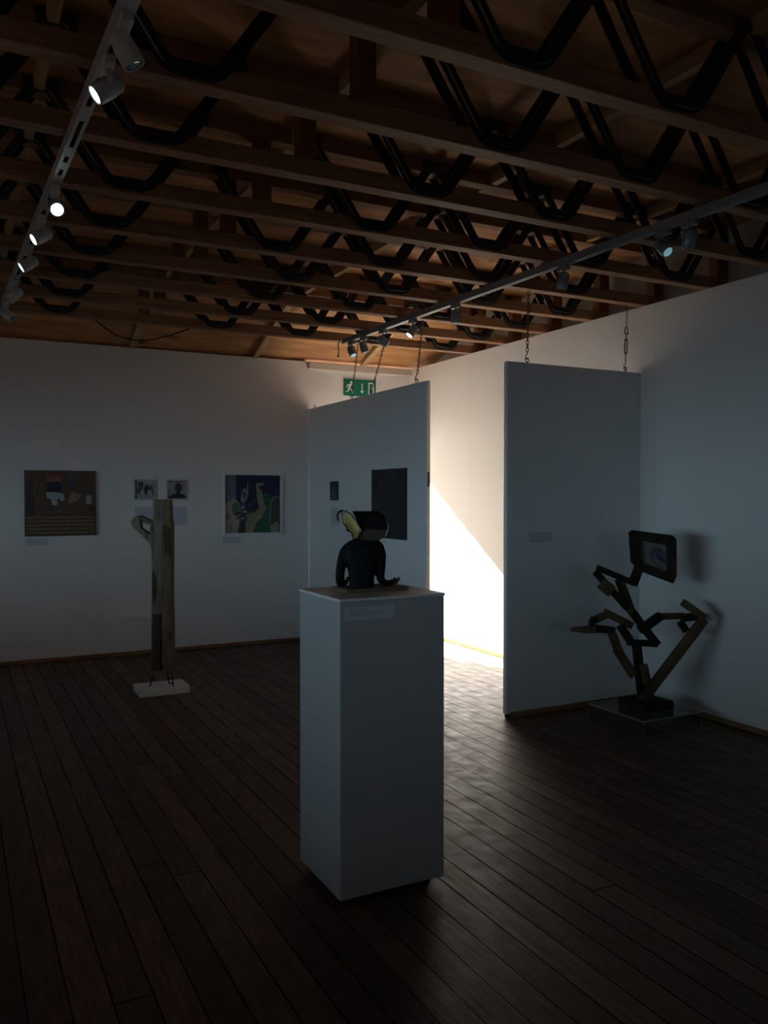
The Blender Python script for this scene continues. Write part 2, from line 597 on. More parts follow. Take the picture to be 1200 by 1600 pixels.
box(bm, 3.4, XO, YR - 0.1, YR, 0, DECK)
box(bm, -1.0, 3.4, YR - 0.1, YR, 0, 1.0)
box(bm, -1.0, 3.4, YR - 0.1, YR, 2.0, DECK)
struct(link('wall_rear', bm, M['wall_x']))


def frame_bm(axis, at, a0, a1, z0, z1, w, t, bars):
    bm = bmesh.new()
    def bx(p0, p1, q0, q1):
        if axis == 0: box(bm, at - t, at, p0, p1, q0, q1)
        else: box(bm, p0, p1, at - t, at, q0, q1)
    bx(a0, a1, z0, z0 + w); bx(a0, a1, z1 - w, z1)
    for k in range(bars + 1):
        c = a0 + (a1 - a0 - w) * k / bars
        bx(c, c + w, z0 + w, z1 - w)
    return bm


struct(link('window_1', frame_bm(0, XL - 0.02, 0.4, 6.8, 1.0, 2.0, 0.06, 0.05, 5), M['frame']))
struct(link('window_added', frame_bm(1, YR - 0.02, -1.0, 3.4, 1.0, 2.0, 0.06, 0.05, 3), M['frame']))  # frame of the added rear window, out of view
bm = bmesh.new()                                             # lining of the fire exit doorway
box(bm, 3.65, 3.69, YB + 0.003, YB + 0.1, 0, 2.046)
box(bm, 4.56, 4.585, YB + 0.003, YB + 0.1, 0, 2.046)
box(bm, 3.69, 4.56, YB + 0.003, YB + 0.1, 2.006, 2.046)
door = struct(link('door_1', bm, M['frame']))
bm = bmesh.new()                                             # the open leaf, swung outwards
box(bm, 4.56, 4.60, YB + 0.12, YB + 0.95, 0.01, 2.0)
leaf = link('door_leaf', bm, M['frame'], door)
bm = bmesh.new()
box(bm, XL, 14, YB + 0.22, 30, -0.12, -0.04)
struct(link('floor_outside', bm, M['ground']))

bm = bmesh.new()
box(bm, 3.342, XR - 0.002, YB - 0.03, YB + 0.05, HW - 0.075, HW)
struct(link('trim_1', bm, M['cream']))
bm = bmesh.new()
box(bm, XL, 3.335, YB - 0.014, YB, 0, 0.035)
struct(bevel(link('baseboard_back', bm, M['skirt']), 0.004))
bm = bmesh.new()
box(bm, XR - 0.016, XR, YR, YB + 0.01, 0, 0.035)
struct(bevel(link('baseboard_right', bm, M['skirt_y']), 0.004))

# roof deck: level over the joists, then falling to the back wall; battens on its underside
bm = bmesh.new()
prof = [(YR - 0.1, DECK), (7.06, DECK), (YB + 0.15, 2.925), (YB + 0.15, 2.95), (7.06, DECK + 0.03), (YR - 0.1, DECK + 0.03)]
a = [bm.verts.new((XL - 0.1, y, z)) for y, z in prof]
c = [bm.verts.new((XO + 0.1, y, z)) for y, z in prof]
bm.faces.new(a); bm.faces.new(c[::-1])
for i in range(6):
    bm.faces.new((a[i], c[i], c[(i + 1) % 6], a[(i + 1) % 6]))
ceiling = struct(link('ceiling', bm, M['ply']))
JY = [0.95, 1.54] + [2.296 + 0.587 * k for k in range(0, 9)]
for X in (-0.89, 0.33, 1.55, 2.78, 4.0):
    for y, y2 in zip(JY, JY[1:]):
        boxobj('batten', M['noggin'], ceiling, X, X + 0.045, y + 0.04, y2 - 0.04, 3.335, DECK)
    bm = bmesh.new()                                         # raking batten down to the back wall
    z0, z1 = DECK - 0.002, 2.957
    prism_pts = [(7.06, z0), (YB, z1), (YB, z1 - 0.02), (7.06, z0 - 0.07)]
    f = [bm.verts.new((X - 0.05, y, z)) for y, z in prism_pts]
    g = [bm.verts.new((X + 0.01, y, z)) for y, z in prism_pts]
    bm.faces.new(f); bm.faces.new(g[::-1])
    for i in range(4): bm.faces.new((f[i], g[i], g[(i + 1) % 4], f[(i + 1) % 4]))
    link('batten', bm, M['noggin'], ceiling)

# ------------------------------------------------------------------ open-web roof joists
CW = 0.039                                    # half the chord width


def fillet(pts, radii, n=6):
    """polyline with each corner rounded to its radius"""
    P = [Vector((x, y, 0)) for x, y in pts]
    out = [P[0]]
    for i in range(1, len(P) - 1):
        a, b = (P[i - 1] - P[i]).normalized(), (P[i + 1] - P[i]).normalized()
        half = a.angle(b) / 2
        d = min(radii[i] / math.tan(half), (P[i - 1] - P[i]).length * 0.95, (P[i + 1] - P[i]).length * 0.48)
        p, q = P[i] + a * d, P[i] + b * d
        for k in range(n + 1):
            u = k / n
            out.append(p * (1 - u) ** 2 + P[i] * 2 * u * (1 - u) + q * u * u)
    return out + [P[-1]]


def web_bm(side):
    """one bent steel V with a pressed rib, lying on one face of the chords; local x about the bend"""
    bm = bmesh.new()
    path = fillet([(-0.378, 0.412), (-0.345, 0.412), (-0.088, 0.038), (0.088, 0.038), (0.345, 0.412), (0.378, 0.412)],
                  (0, 0.055, 0.075, 0.075, 0.055, 0))
    w = 0.0240
    prof = [(-w, 0), (-w, 0.009), (-w * 0.5, 0.009), (-w * 0.3, 0.016), (w * 0.3, 0.016), (w * 0.5, 0.009), (w, 0.009), (w, 0)]
    rings = []
    n = len(path)
    for i, p in enumerate(path):
        t = (path[min(i + 1, n - 1)] - path[max(i - 1, 0)]).normalized()
        nx, nz = -t.y, t.x
        rings.append([bm.verts.new((p.x + nx * q, side * (CW + h), p.y + nz * q)) for q, h in prof])
    m = len(prof)
    for A, B in zip(rings, rings[1:]):
        for k in range(m):
            bm.faces.new((A[k], A[(k + 1) % m], B[(k + 1) % m], B[k]))
    bm.faces.new(rings[0]); bm.faces.new(rings[-1][::-1])
    y0, y1 = sorted((side * CW, side * (CW + 0.004)))
    prism(bm, [(-0.07, 0.012), (0.07, 0.012), (0.095, 0.05), (0.07, 0.07), (-0.07, 0.07), (-0.095, 0.05)], y0, y1)   # toothed plate
    for s in (-1, 1):
        xs = sorted((s * 0.29, s * 0.375))
        prism(bm, [(xs[0] + (0.02 if s > 0 else 0), 0.395), (xs[1] - (0 if s > 0 else 0.02), 0.395), (xs[1], 0.445), (xs[0], 0.445)], y0, y1)
    return bm


def make_joist(valleys, post_x):
    t = empty('roof_joist', (0, 0, HW))
    boxobj('bottom_chord', M['chord'], t, XL, 4.76, -CW, CW, 0.0, 0.075, bev=0.003)
    boxobj('top_chord', M['chord'], t, XL, 4.76, -CW, CW, 0.382, 0.4575, bev=0.003)
    boxobj('end_block', M['post'], t, 4.66, 4.76, -CW + 0.002, CW - 0.002, 0.075, 0.382)
    for px in post_x:
        boxobj('post', M['post'], t, px, px + 0.078, -CW + 0.003, CW - 0.003, 0.075, 0.382)
    first = {}
    for x in valleys:
        for side in (-1, 1):
            if side not in first:
                first[side] = link('steel_web', web_bm(side), M['steel'], t, loc=(x, 0, 0))
            else:
                c = first[side].copy()
                C.objects.link(c)
                c.parent = t
                c.location = (x, 0, 0)
    return t


left_run = [0.74 - 0.75 * k for k in range(0, 4)]
jA = make_joist(left_run + [2.02, 2.77, 3.52, 4.27], [1.365])
jB = make_joist(left_run + [1.69, 2.40, 3.15, 3.90], [1.365])
ORD = ['rearmost', 'second', 'third', 'fourth', 'fifth', 'sixth', 'seventh', 'eighth', 'ninth', 'tenth', 'eleventh']
for i, y in enumerate(JY):
    k = i - 2
    src = jB if k in (0, 4) else jA
    o = src if (k == 0 or k == 1) else dup(src)
    o.location = (0, y, HW)
    n = len(JY) - 1 - i
    word = 'nearest the back wall' if n == 0 else '%s counted from the back wall' % ORD[n]
    if k in (0, 4): word += ', web bends shifted'
    tag(o, 'brown roof joist with zigzag steel web, ' + word, 'roof joist', 'open web roof joists')

# ------------------------------------------------------------------ hanging display panels
t = empty('hanging_partition', (3.34, 5.71, 0), 0, 'white hanging partition standing out from the back wall, dark picture on it', 'partition')
boxobj('board', M['panel'], t, 0, 0.036, 0, YB - 5.71, 0.02, 2.445, bev=0.003)
boxobj('raw_edge_lit', M['edge'], t, 0.003, 0.033, -0.004, 0.0, 0.02, 2.44)
boxobj('foot_strip', M['foot'], t, 0.006, 0.03, 0.02, YB - 5.72, 0.0, 0.02)
boxobj('edge_catch', M['rust'], t, 0.010, 0.026, -0.007, -0.004, 1.60, 1.72)
bm = bmesh.new()
tube(bm, [Vector((0.018, 2.34 + math.cos(q) * 0.014, 2.458 + math.sin(q) * 0.016)) for q in [2 * math.pi * k / 14 for k in range(14)]], 0.0036, 6, closed=True)
link('eye_bolt', bm, M['chain'] if 'chain' in M else M['foot'], t, True)
t = empty('hanging_partition', (3.362, 4.66, 0), 0, 'white hanging partition jutting from the right wall behind the angular figure sculpture', 'partition')
boxobj('board', M['panel'], t, 0, XR - 3.362, 0, 0.038, 0.022, 2.452, bev=0.006)
boxobj('skirting', M['skirt'], t, 0.035, XR - 3.362 - 0.02, -0.012, 0.0, 0.0, 0.035)
boxobj('foot_strip', M['foot'], t, 0.01, XR - 3.362 - 0.02, 0.004, 0.03, 0.0, 0.022)


def link_bm(bm, p, axis, size, r, flip):
    a = Vector(axis).normalized()
    s = a.cross(Vector((0.3, 1, 0.1))).normalized()
    if flip: s = a.cross(s).normalized()
    pts = []
    for k in range(12):
        q = 2 * math.pi * k / 12
        pts.append(p + a * math.sin(q) * size / 2 + s * math.cos(q) * size * 0.27)
    tube(bm, pts, r, 5, closed=True)


def chain(top, bottom, label, style='chain'):
    """hanging gear between a joist and the eye on a panel"""
    top, bottom = Vector(top), Vector(bottom)
    t = empty('hanging_chain', bottom, 0, label, 'chain', 'chains holding the display panels')
    d = top - bottom
    L = d.length
    a = d / L
    bm = bmesh.new()
    tube(bm, [Vector((math.cos(q) * 0.014, 0, 0.016 + math.sin(q) * 0.014)) for q in [2 * math.pi * k / 14 for k in range(14)]], 0.0036, 6, closed=True)
    lathe(bm, [(-0.006, 0.005), (0.004, 0.004)], (0, 0, 0), (0, 0, 1), 8)
    link('eye_bolt', bm, M['chain'], t, True)
    bm = bmesh.new()
    tube(bm, smoothline([(0.012, 0, 0.028), (0.002, 0, 0.020), (-0.012, 0, 0.028), (-0.013, 0, 0.042), (0.0, 0, 0.055), (0.0, 0, 0.075)], 4), 0.0034, 6)
    link('hook', bm, M['chain'], t, True)
    s0 = 0.075
    if style == 'turnbuckle':
        bm = bmesh.new()
        tube(bm, [a * 0.07, a * 0.135], 0.0035, 6)
        tube(bm, [a * 0.235, a * 0.275], 0.0035, 6)
        for sx in (-0.011, 0.011):
            tube(bm, [a * 0.125 + Vector((sx * 0.4, 0, 0)), a * 0.14 + Vector((sx, 0, 0)), a * 0.225 + Vector((sx, 0, 0)), a * 0.24 + Vector((sx * 0.4, 0, 0))], 0.0048, 6)
        lathe(bm, [(0, 0.004), (0.004, 0.008), (0.014, 0.008), (0.018, 0.004)], a * 0.122, a, 8)
        lathe(bm, [(0, 0.004), (0.004, 0.008), (0.014, 0.008), (0.018, 0.004)], a * 0.226, a, 8)
        link('turnbuckle', bm, M['chain'], t, True)
        bm = bmesh.new()
        tube(bm, smoothline([a * 0.275 + Vector((0.012, 0, 0)), a * 0.31 + Vector((0.013, 0, 0)), a * 0.325, a * 0.31 - Vector((0.013, 0, 0)), a * 0.275 - Vector((0.012, 0, 0))], 4), 0.004, 6)
        tube(bm, [a * 0.277 - Vector((0.018, 0, 0)), a * 0.277 + Vector((0.024, 0, 0))], 0.0045, 6)
        link('shackle', bm, M['chain'], t, True)
        bm = bmesh.new()
        for sx in (-0.007, 0.007):
            tube(bm, [a * 0.318 + Vector((sx, 0, 0)), a * L + Vector((sx, 0, 0))], 0.002, 5)
        link('wire_loop', bm, M['chain'], t, True)
    else:
        if style == 'clip':
            bm = bmesh.new()
            tube(bm, [a * 0.07, a * 0.10, a * 0.13, a * 0.15], [0.004, 0.009, 0.009, 0.004], 8)
            link('clip', bm, M['chain'], t, True)
            s0 = 0.15
        bm = bmesh.new()
        n = max(2, int((L - s0) / 0.0235))
        st = (L - s0) / n
        for k in range(n):
            link_bm(bm, a * (s0 + st * (k + 0.5)), a, st * 1.32, 0.0030, k % 2)
        link('links', bm, M['chain'], t, True)
    return t


chain((3.37, 7.03, HW), (3.358, 7.14, 2.451), 'thin chain with a grey clip, hanging in front of the exit sign running man', 'clip')
chain((3.37, 6.44, HW), (3.358, 6.73, 2.451), 'slanting chain in front of the right end of the exit sign')
chain((3.37, 5.82, HW), (3.358, 5.90, 2.451), 'chain over the free end of the panel with the dark picture')
chain((3.55, 4.67, HW), (3.545, 4.679, 2.458), 'chain near the left end of the panel behind the figure sculpture')
chain((4.455, 4.67, HW), (4.45, 4.679, 2.458), 'chain with turnbuckle and shackle near the right wall', 'turnbuckle')

# ------------------------------------------------------------------ plinths
t = empty('display_plinth', (1.262, 2.79, 0), 0, 'tall white box plinth carrying the black torso sculpture', 'plinth')
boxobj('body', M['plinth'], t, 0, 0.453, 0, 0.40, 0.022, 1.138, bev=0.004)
boxobj('top', M['plinth_top_lit'], t, -0.003, 0.456, -0.003, 0.403, 1.138, 1.15, bev=0.003)
boxobj('foot', M['foot'], t, 0.04, 0.413, 0.04, 0.36, 0.0, 0.022)
bm = bmesh.new()
box(bm, 0.018, 0.228, -0.0012, 0.0, 1.067, 1.117)
lab = link('label', bm, M['paper'], t)
bm = bmesh.new()
for i, (w_, z) in enumerate([(0.06, 1.107), (0.15, 1.098), (0.16, 1.091), (0.10, 1.084)]):
    box(bm, 0.04, 0.04 + w_, -0.0016, -0.0012, z, z + 0.0025)
link('print', bm, M['print'], lab)

t = empty('display_plinth', (3.87, 3.885, 0), 0, 'low clear acrylic box plinth on the floor under the angular figure', 'plinth')
bm = bmesh.new()
W_, D_, H_, T_ = 0.515, 0.53, 0.1, 0.006
box(bm, 0, W_, 0, T_, 0, H_ - T_); box(bm, 0, W_, D_ - T_, D_, 0, H_ - T_)
box(bm, 0, T_, T_, D_ - T_, 0, H_ - T_); box(bm, W_ - T_, W_, T_, D_ - T_, 0, H_ - T_)
link('sides', bm, M['acrylic'], t)
bm = bmesh.new()
box(bm, 0, W_, 0, D_, H_ - T_, H_)
link('top', bm, M['acrylic'], t)
bm = bmesh.new()
e_ = 0.0025
for x in (-0.0005, W_ - e_ + 0.0005):
    for y in (-0.0005, D_ - e_ + 0.0005):
        box(bm, x, x + e_, y, y + e_, 0, H_ - T_)
for x in (-0.0005, W_ - e_ + 0.0005): box(bm, x, x + e_, 0, D_, H_ - T_, H_ + 0.0003)
for y in (-0.0005, D_ - e_ + 0.0005): box(bm, e_, W_ - e_, y, y + e_, H_ - T_, H_ + 0.0003)
link('edge_highlights', bm, M['edge_highlight'], t)  # thin bars added to paint the light caught along the edges

# ------------------------------------------------------------------ black torso on the plinth
FIGURE_BARS = [
    ('trunk', (-0.0145, -0.0205, 0), (-0.0639, 0.3773, -0.02), 0.056, 0.055),
    ('wedge', (-0.0, 0.1121, -0.05), (-0.0258, 0.2409, -0.05), 0.052, 0.030),
    ('long_strut', (-0.0368, -0.0174, -0.03), (0.3739, 0.5473, -0.06), 0.058, 0.055),
    ('shin', (-0.0795, 0.1571, 0.0), (-0.1962, 0.336, -0.03), 0.058, 0.050),
    ('thigh', (-0.1875, 0.3173, -0.045), (-0.2491, 0.4728, -0.05), 0.054, 0.045),
    ('foot', (-0.2233, 0.4685, -0.05), (-0.4006, 0.4921, -0.09), 0.048, 0.045),
    ('forearm', (-0.2748, 0.5801, -0.05), (-0.3768, 0.5332, -0.08), 0.043, 0.050),
    ('wrist', (-0.369, 0.5617, -0.1), (-0.3946, 0.5149, -0.1), 0.039, 0.040),
    ('shoulder_bar', (-0.2904, 0.5944, -0.06), (-0.0984, 0.4981, -0.02), 0.052, 0.050),
    ('hip_bar', (-0.1789, 0.4977, -0.045), (-0.1014, 0.3833, -0.03), 0.052, 0.050),
    ('pelvis_bar', (-0.1287, 0.3859, -0.02), (0.0742, 0.3729, -0.02), 0.039, 0.050),
    ('spine', (-0.1228, 0.6293, 0), (0.0797, 0.3632, 0.01), 0.052, 0.050),
    ('spine_cap', (-0.1431, 0.6389, -0.04), (-0.1044, 0.5873, -0.04), 0.039, 0.030),
    ('neck_bar', (-0.1791, 0.8069, 0), (-0.1055, 0.6119, 0), 0.050, 0.050),
    ('chest_bar', (-0.3546, 0.8644, -0.06), (-0.136, 0.6181, -0.045), 0.045, 0.045),
    ('knuckle', (-0.3265, 0.7958, -0.1), (-0.2557, 0.735, -0.09), 0.082, 0.040),
    ('collar_bar', (-0.3341, 0.8875, -0.03), (-0.0752, 0.7809, 0.0), 0.041, 0.045),
    ('throat_bar', (-0.0822, 0.7657, 0.02), (-0.0269, 0.904, 0.03), 0.054, 0.050),
    ('upper_arm', (-0.0239, 0.4538, 0.04), (0.1224, 0.5512, 0.06), 0.061, 0.050),
    ('elbow_bar', (0.1126, 0.5454, 0.07), (0.2952, 0.5469, 0.09), 0.041, 0.045),
    ('hand_bar', (0.251, 0.5367, 0.04), (0.3781, 0.5556, 0.03), 0.048, 0.045),
    ('finger_bar', (0.2383, 0.6578, -0.02), (0.3748, 0.5545, -0.08), 0.045, 0.050),
    ('thumb_bar', (0.2431, 0.5207, 0.03), (0.2801, 0.4517, 0), 0.048, 0.040),
]
BEAK = [(-0.3567, 0.508), (-0.3567, 0.4603), (-0.4434, 0.4603), (-0.5344, 0.4733), (-0.5084, 0.495)]
FRAME_OUT = [(-0.0887, 1.1215), (-0.0672, 1.1363), (0.1623, 1.1068), (0.1859, 1.0816), (0.1886, 0.8359), (0.1698, 0.7838), (-0.0284, 0.86), (-0.0731, 0.9172)]
FRAME_IN = [(-0.0323, 1.0661), (0.1322, 1.0397), (0.1379, 0.8596), (-0.0207, 0.9145)]
SW1 = [(0.0294, 0.9637), (0.0448, 1.0116), (0.0715, 1.0296), (0.1019, 1.0131), (0.1303, 0.9709), (0.1303, 0.9495), (0.0943, 0.9785), (0.0639, 0.9949), (0.0524, 0.9773), (0.0524, 0.9514), (0.0753, 0.9133), (0.1284, 0.885), (0.1322, 0.8766), (0.1019, 0.8798), (0.0562, 0.917)]
SW2 = [(0.0639, 0.9863), (0.0791, 0.9867), (0.1303, 0.9366), (0.1322, 0.9109), (0.0867, 0.9352), (0.0639, 0.9647)]
POST_L = [(-0.0429, 1.4471), (0.0294, 1.4471), (0.0394, 1.2874), (0.0344, 1.0978), (0.0344, 0.8483), (0.0245, 0.5738), (0.012, 0.489), (0.012, 0.3493), (0.012, 0.1198), (-0.0554, 0.1198), (-0.0604, 0.3493), (-0.0604, 0.5489), (-0.0529, 0.8483), (-0.0579, 1.0479), (-0.0704, 1.1227), (-0.0654, 1.1826), (-0.0454, 1.2026), (-0.0404, 1.3223)]
POST_R = [(0.0294, 1.4471), (0.0893, 1.4471), (0.0943, 1.2874), (0.1018, 1.2724), (0.1018, 0.998), (0.0993, 0.6986), (0.1043, 0.4241), (0.1043, 0.2994), (0.0993, 0.0998), (0.0644, 0.0998), (0.0544, 0.1597), (0.0245, 0.1697), (0.0269, 0.3493), (0.0269, 0.5489), (0.0319, 0.8483), (0.0369, 1.0978), (0.0394, 1.2874)]
ARM_T = [(-0.1652, 1.3174), (-0.1452, 1.3223), (-0.0504, 1.2774), (-0.0404, 1.2475), (-0.0554, 1.2475), (-0.1402, 1.2824)]
ARM_B = [(-0.2151, 1.2625), (-0.2101, 1.2874), (-0.1751, 1.3174), (-0.1452, 1.3074), (-0.1452, 1.2774), (-0.1402, 1.2275), (-0.0554, 1.1677), (-0.0604, 1.0978), (-0.0853, 1.1227), (-0.2001, 1.2325)]
ARM_V = [(-0.0704, 1.2375), (-0.0504, 1.2525), (-0.0554, 1.1677), (-0.0753, 1.1826)]
SLIT = [(-0.0529, 0.8882), (-0.0379, 0.8982), (-0.0205, 0.8233), (-0.0205, 0.6736), (-0.0354, 0.6387), (-0.0529, 0.7235)]
SLIT2 = [(0.0394, 1.2475), (0.0943, 1.2275), (0.0943, 1.023), (0.0544, 1.0379), (0.0394, 1.1477)]
RODS = [[(-0.0254, 0.1996), (-0.0704, -0.0499)], [(0.0394, 0.1746), (0.0544, -0.015)], [(0.0744, 0.1497), (0.1093, -0.0349)]]
ROD2 = [(-0.0379, 0.1497), (-0.0354, 0.0748), (-0.0554, 0.0)]
TORSO = [(-0.0085, -0.0451, 0.0497, 0.048), (0.0348, -0.0451, 0.0497, 0.05), (0.0782, -0.0439, 0.0587, 0.054), (0.119, -0.04, 0.0791, 0.056), (0.1445, -0.0375, 0.0842, 0.052), (0.1649, -0.0375, 0.0816, 0.045), (0.1802, -0.0349, 0.0663, 0.037), (0.1929, -0.0298, 0.0459, 0.029), (0.2108, -0.0247, 0.0357, 0.024)]
ARM_LEFT = [(-0.063, 0.1598, 0), (-0.0961, 0.1572, 0), (-0.114, 0.1368, 0), (-0.1267, 0.0858, 0.0), (-0.1318, 0.0272, 0), (-0.1236, 0.0075, 0.04), (-0.1065, 0.0209, 0.06)]
ARM_RIGHT = [(-0.0196, 0.1598, 0), (0.0186, 0.1547, 0), (0.0314, 0.1343, 0), (0.0314, 0.0858, 0.0), (0.0314, 0.0323, 0), (0.0544, 0.0138, 0.03), (0.0778, 0.0142, 0.05)]
HEAD = [(-0.0847, 0.3026), (0.0186, 0.3026), (0.0467, 0.2873), (0.0632, 0.2465), (0.0556, 0.2057), (0.0186, 0.1853), (-0.0273, 0.1853), (-0.0579, 0.1929), (-0.0502, 0.2286), (-0.0668, 0.2694)]
BAND = [(-0.0502, 0.2286), (-0.0069, 0.2363), (0.0594, 0.2312), (0.0518, 0.2031), (0.0186, 0.184), (-0.0273, 0.184), (-0.0655, 0.1955)]
PETAL = [(-0.1216, 0.3026), (-0.1063, 0.3039), (-0.0859, 0.2924), (-0.0655, 0.2669), (-0.0426, 0.2286), (-0.063, 0.1955), (-0.0783, 0.198), (-0.0834, 0.2184), (-0.0961, 0.2286), (-0.1165, 0.2567)]
HOOK = [(-0.1089, 0.3026, 0), (-0.1265, 0.304, -0.005), (-0.1364, 0.2952, -0.01), (-0.1402, 0.2799, -0.01), (-0.1351, 0.2621, -0.01)]
CHIN = [(-0.1089, 0.2286), (-0.0936, 0.2337), (-0.0783, 0.2184), (-0.0859, 0.2172), (-0.1012, 0.2235)]

FACE = R(-YAW)                 # the sculptures are drawn in a frame turned square to the viewer
t = empty('torso_sculpture', (1.505, 3.0, 1.15), 0, 'black torso sculpture with gold curled head piece, on the tall white plinth', 'sculpture')
boxobj('base_board', M['board'], t, 1.362 - 1.505, 1.632 - 1.505, -0.06, 0.085, 0.0, 0.015, bev=0.002)
k = 1.017
bm = bmesh.new()
rings = []
SEG = 28
for v, c0, hw, hd in TORSO:
    rg = []
    for i in range(SEG):
        q = 2 * math.pi * i / SEG
        cx, sx = math.cos(q), math.sin(q)
        e = 0.8
        rg.append(bm.verts.new((k * (c0 + hw * math.copysign(abs(cx) ** e, cx)), k * hd * math.copysign(abs(sx) ** e, sx) + 0.01, k * v + 0.012)))
    rings.append(rg)
for A, B in zip(rings, rings[1:]):
    for i in range(SEG):
        bm.faces.new((A[i], A[(i + 1) % SEG], B[(i + 1) % SEG], B[i]))
bm.faces.new(rings[0][::-1]); bm.faces.new(rings[-1])


def arm(pts, rad):
    p = smoothline([(k * x, k * y, k * z + 0.012) for x, z, y in pts], 6)
    n = len(p)
    r = []
    for i in range(n):
        f = i / (n - 1) * (len(rad) - 1)
        j = min(int(f), len(rad) - 2)
        r.append(rad[j] + (rad[j + 1] - rad[j]) * (f - j))
    tube(bm, p, r, 14)


arm(ARM_LEFT, [0.016, 0.020, 0.021, 0.0195, 0.018, 0.014, 0.010])
arm(ARM_RIGHT, [0.016, 0.020, 0.021, 0.0195, 0.0165, 0.013, 0.010])
body = link('body', bm, M['bronze'], t, True, rot=(0, 0, FACE))
rm = body.modifiers.new('one_skin', 'REMESH')
rm.mode = 'VOXEL'; rm.voxel_size = 0.0035; rm.use_smooth_shade = True
sm = body.modifiers.new('soften', 'SMOOTH')
sm.factor = 0.5; sm.iterations = 6


def hand(name, wrist, dirn, side, m):
    """palm, four curled fingers of different lengths and a thumb, merged into one skin"""
    bm = bmesh.new()
    w, d = Vector(wrist), Vector(dirn).normalized()
    up = Vector((0, 0, 1))
    s = d.cross(up).normalized()
    up = s.cross(d)
    tube(bm, [w - d * 0.008, w + d * 0.006, w + d * 0.02, w + d * 0.026], [0.0075, 0.010, 0.0115, 0.009], 12)
    for i, (ln, off) in enumerate([(0.020, -1.0), (0.024, -0.35), (0.0225, 0.3), (0.017, 0.95)]):
        b0 = w + d * 0.022 + s * off * 0.0078
        curl = 0.55 + 0.1 * i
        p1 = b0 + (d * 0.8 + up * 0.35 + s * off * 0.12) * ln * 0.45
        p2 = p1 + (d * (0.5 - 0.2 * curl) + up * (0.55 + 0.2 * curl)) * ln * 0.38
        p3 = p2 + (d * -0.25 + up * 0.75) * ln * 0.30
        tube(bm, smoothline([b0, p1, p2, p3], 3), 0.0032, 8)
    b0 = w + d * 0.006 + s * side * 0.009
    tube(bm, smoothline([b0, b0 + s * side * 0.010 + d * 0.008 + up * 0.004, b0 + s * side * 0.014 + d * 0.018 + up * 0.012], 3), 0.0038, 8)
    o = link(name, bm, m, t, True, rot=(0, 0, FACE))
    r_ = o.modifiers.new('one_skin', 'REMESH')
    r_.mode = 'VOXEL'; r_.voxel_size = 0.0016; r_.use_smooth_shade = True
    return o


lw = Vector((k * -0.106, k * 0.055, k * 0.026 + 0.012))
rw = Vector((k * 0.074, k * 0.045, k * 0.018 + 0.012))
hand('hand', lw, (0.65, 0.75, 0.15), 1, M['gilt'])
hand('hand', rw, (0.95, 0.3, 0.05), -1, M['rust'])


def lens_solid(pts, y0, y1, bulge=0.0, n=4):
    """outline with a rounded, cushioned thickness"""
    bm = bmesh.new()
    cx = sum(p[0] for p in pts) / len(pts)
    cz = sum(p[1] for p in pts) / len(pts)
    rings = []
    for i in range(n * 2 + 1):
        f = i / (n * 2) * 2 - 1
        sc = 1 - bulge * f * f
        y = (y0 + y1) / 2 + (y1 - y0) / 2 * f
        rings.append([bm.verts.new((cx + (x - cx) * sc, y, cz + (z - cz) * sc)) for x, z in pts])
    m_ = len(pts)
    for A, B in zip(rings, rings[1:]):
        for j in range(m_):
            bm.faces.new((A[j], A[(j + 1) % m_], B[(j + 1) % m_], B[j]))
    bm.faces.new(rings[0][::-1]); bm.faces.new(rings[-1])
    return bm


up_ = lambda pts: [(k * x, k * z + 0.012) for x, z in pts]
h_ = bevel(link('head', lens_solid(up_(HEAD), -0.015, 0.085, 0.10), M['bronze'], t, False, rot=(0, 0, FACE)), 0.006, 3)
bevel(link('head_band', lens_solid(up_(BAND), -0.022, 0.07, 0.06), M['rust'], t, False, rot=(0, 0, FACE)), 0.005, 3)
bm = bmesh.new()                                            # curled gold sheet, hollow towards the viewer
outl = up_(PETAL)
cx = sum(p[0] for p in outl) / len(outl); cz = sum(p[1] for p in outl) / len(outl)
lay = []
for y_off in (0.0, 0.006):
    c_ = bm.verts.new((cx, -0.012 + y_off, cz))
    mid = [bm.verts.new((cx + (x - cx) * 0.55, -0.020 + y_off, cz + (z - cz) * 0.55)) for x, z in outl]
    rim = [bm.verts.new((x, -0.040 + y_off + 0.25 * abs(x - cx), z)) for x, z in outl]
    lay.append((c_, mid, rim))
m_ = len(outl)
for c_, mid, rim in lay:
    for j in range(m_):
        j2 = (j + 1) % m_
        bm.faces.new((c_, mid[j], mid[j2]))
        bm.faces.new((mid[j], rim[j], rim[j2], mid[j2]))
for j in range(m_):
    bm.faces.new((lay[0][2][j], lay[1][2][j], lay[1][2][(j + 1) % m_], lay[0][2][(j + 1) % m_]))
petal = link('gold_leaf', bm, M['gold'], t, True, rot=(0, 0, FACE))
bm = bmesh.new()
tube(bm, [Vector((x, -0.038 + 0.25 * abs(x - cx), z)) for x, z in outl], 0.0022, 6, closed=True)
link('rim', bm, M['bronze'], petal, True)
bm = bmesh.new()
hp = smoothline([(k * x, y - 0.012, k * z + 0.012) for x, z, y in HOOK], 5)
tube(bm, hp, [0.003 + 0.0022 * math.sin(math.pi * i / (len(hp) - 1)) for i in range(len(hp))], 8)
link('hook', bm, M['rust'], t, True, rot=(0, 0, FACE))
bm = bmesh.new()
prism(bm, up_(CHIN), -0.016, 0.01)
link('flap', bm, M['bronze'], t, rot=(0, 0, FACE))

# ------------------------------------------------------------------ tall weathered wood sculpture
t = empty('wood_sculpture', (1.42, 6.52, 0), 0, 'tall post-like sculpture of weathered wood on a low white base', 'sculpture')
boxobj('base', M['base_white'], t, 1.236 - 1.42, 1.617 - 1.42, 6.39 - 6.52, 6.665 - 6.52, 0.0, 0.055, bev=0.005)


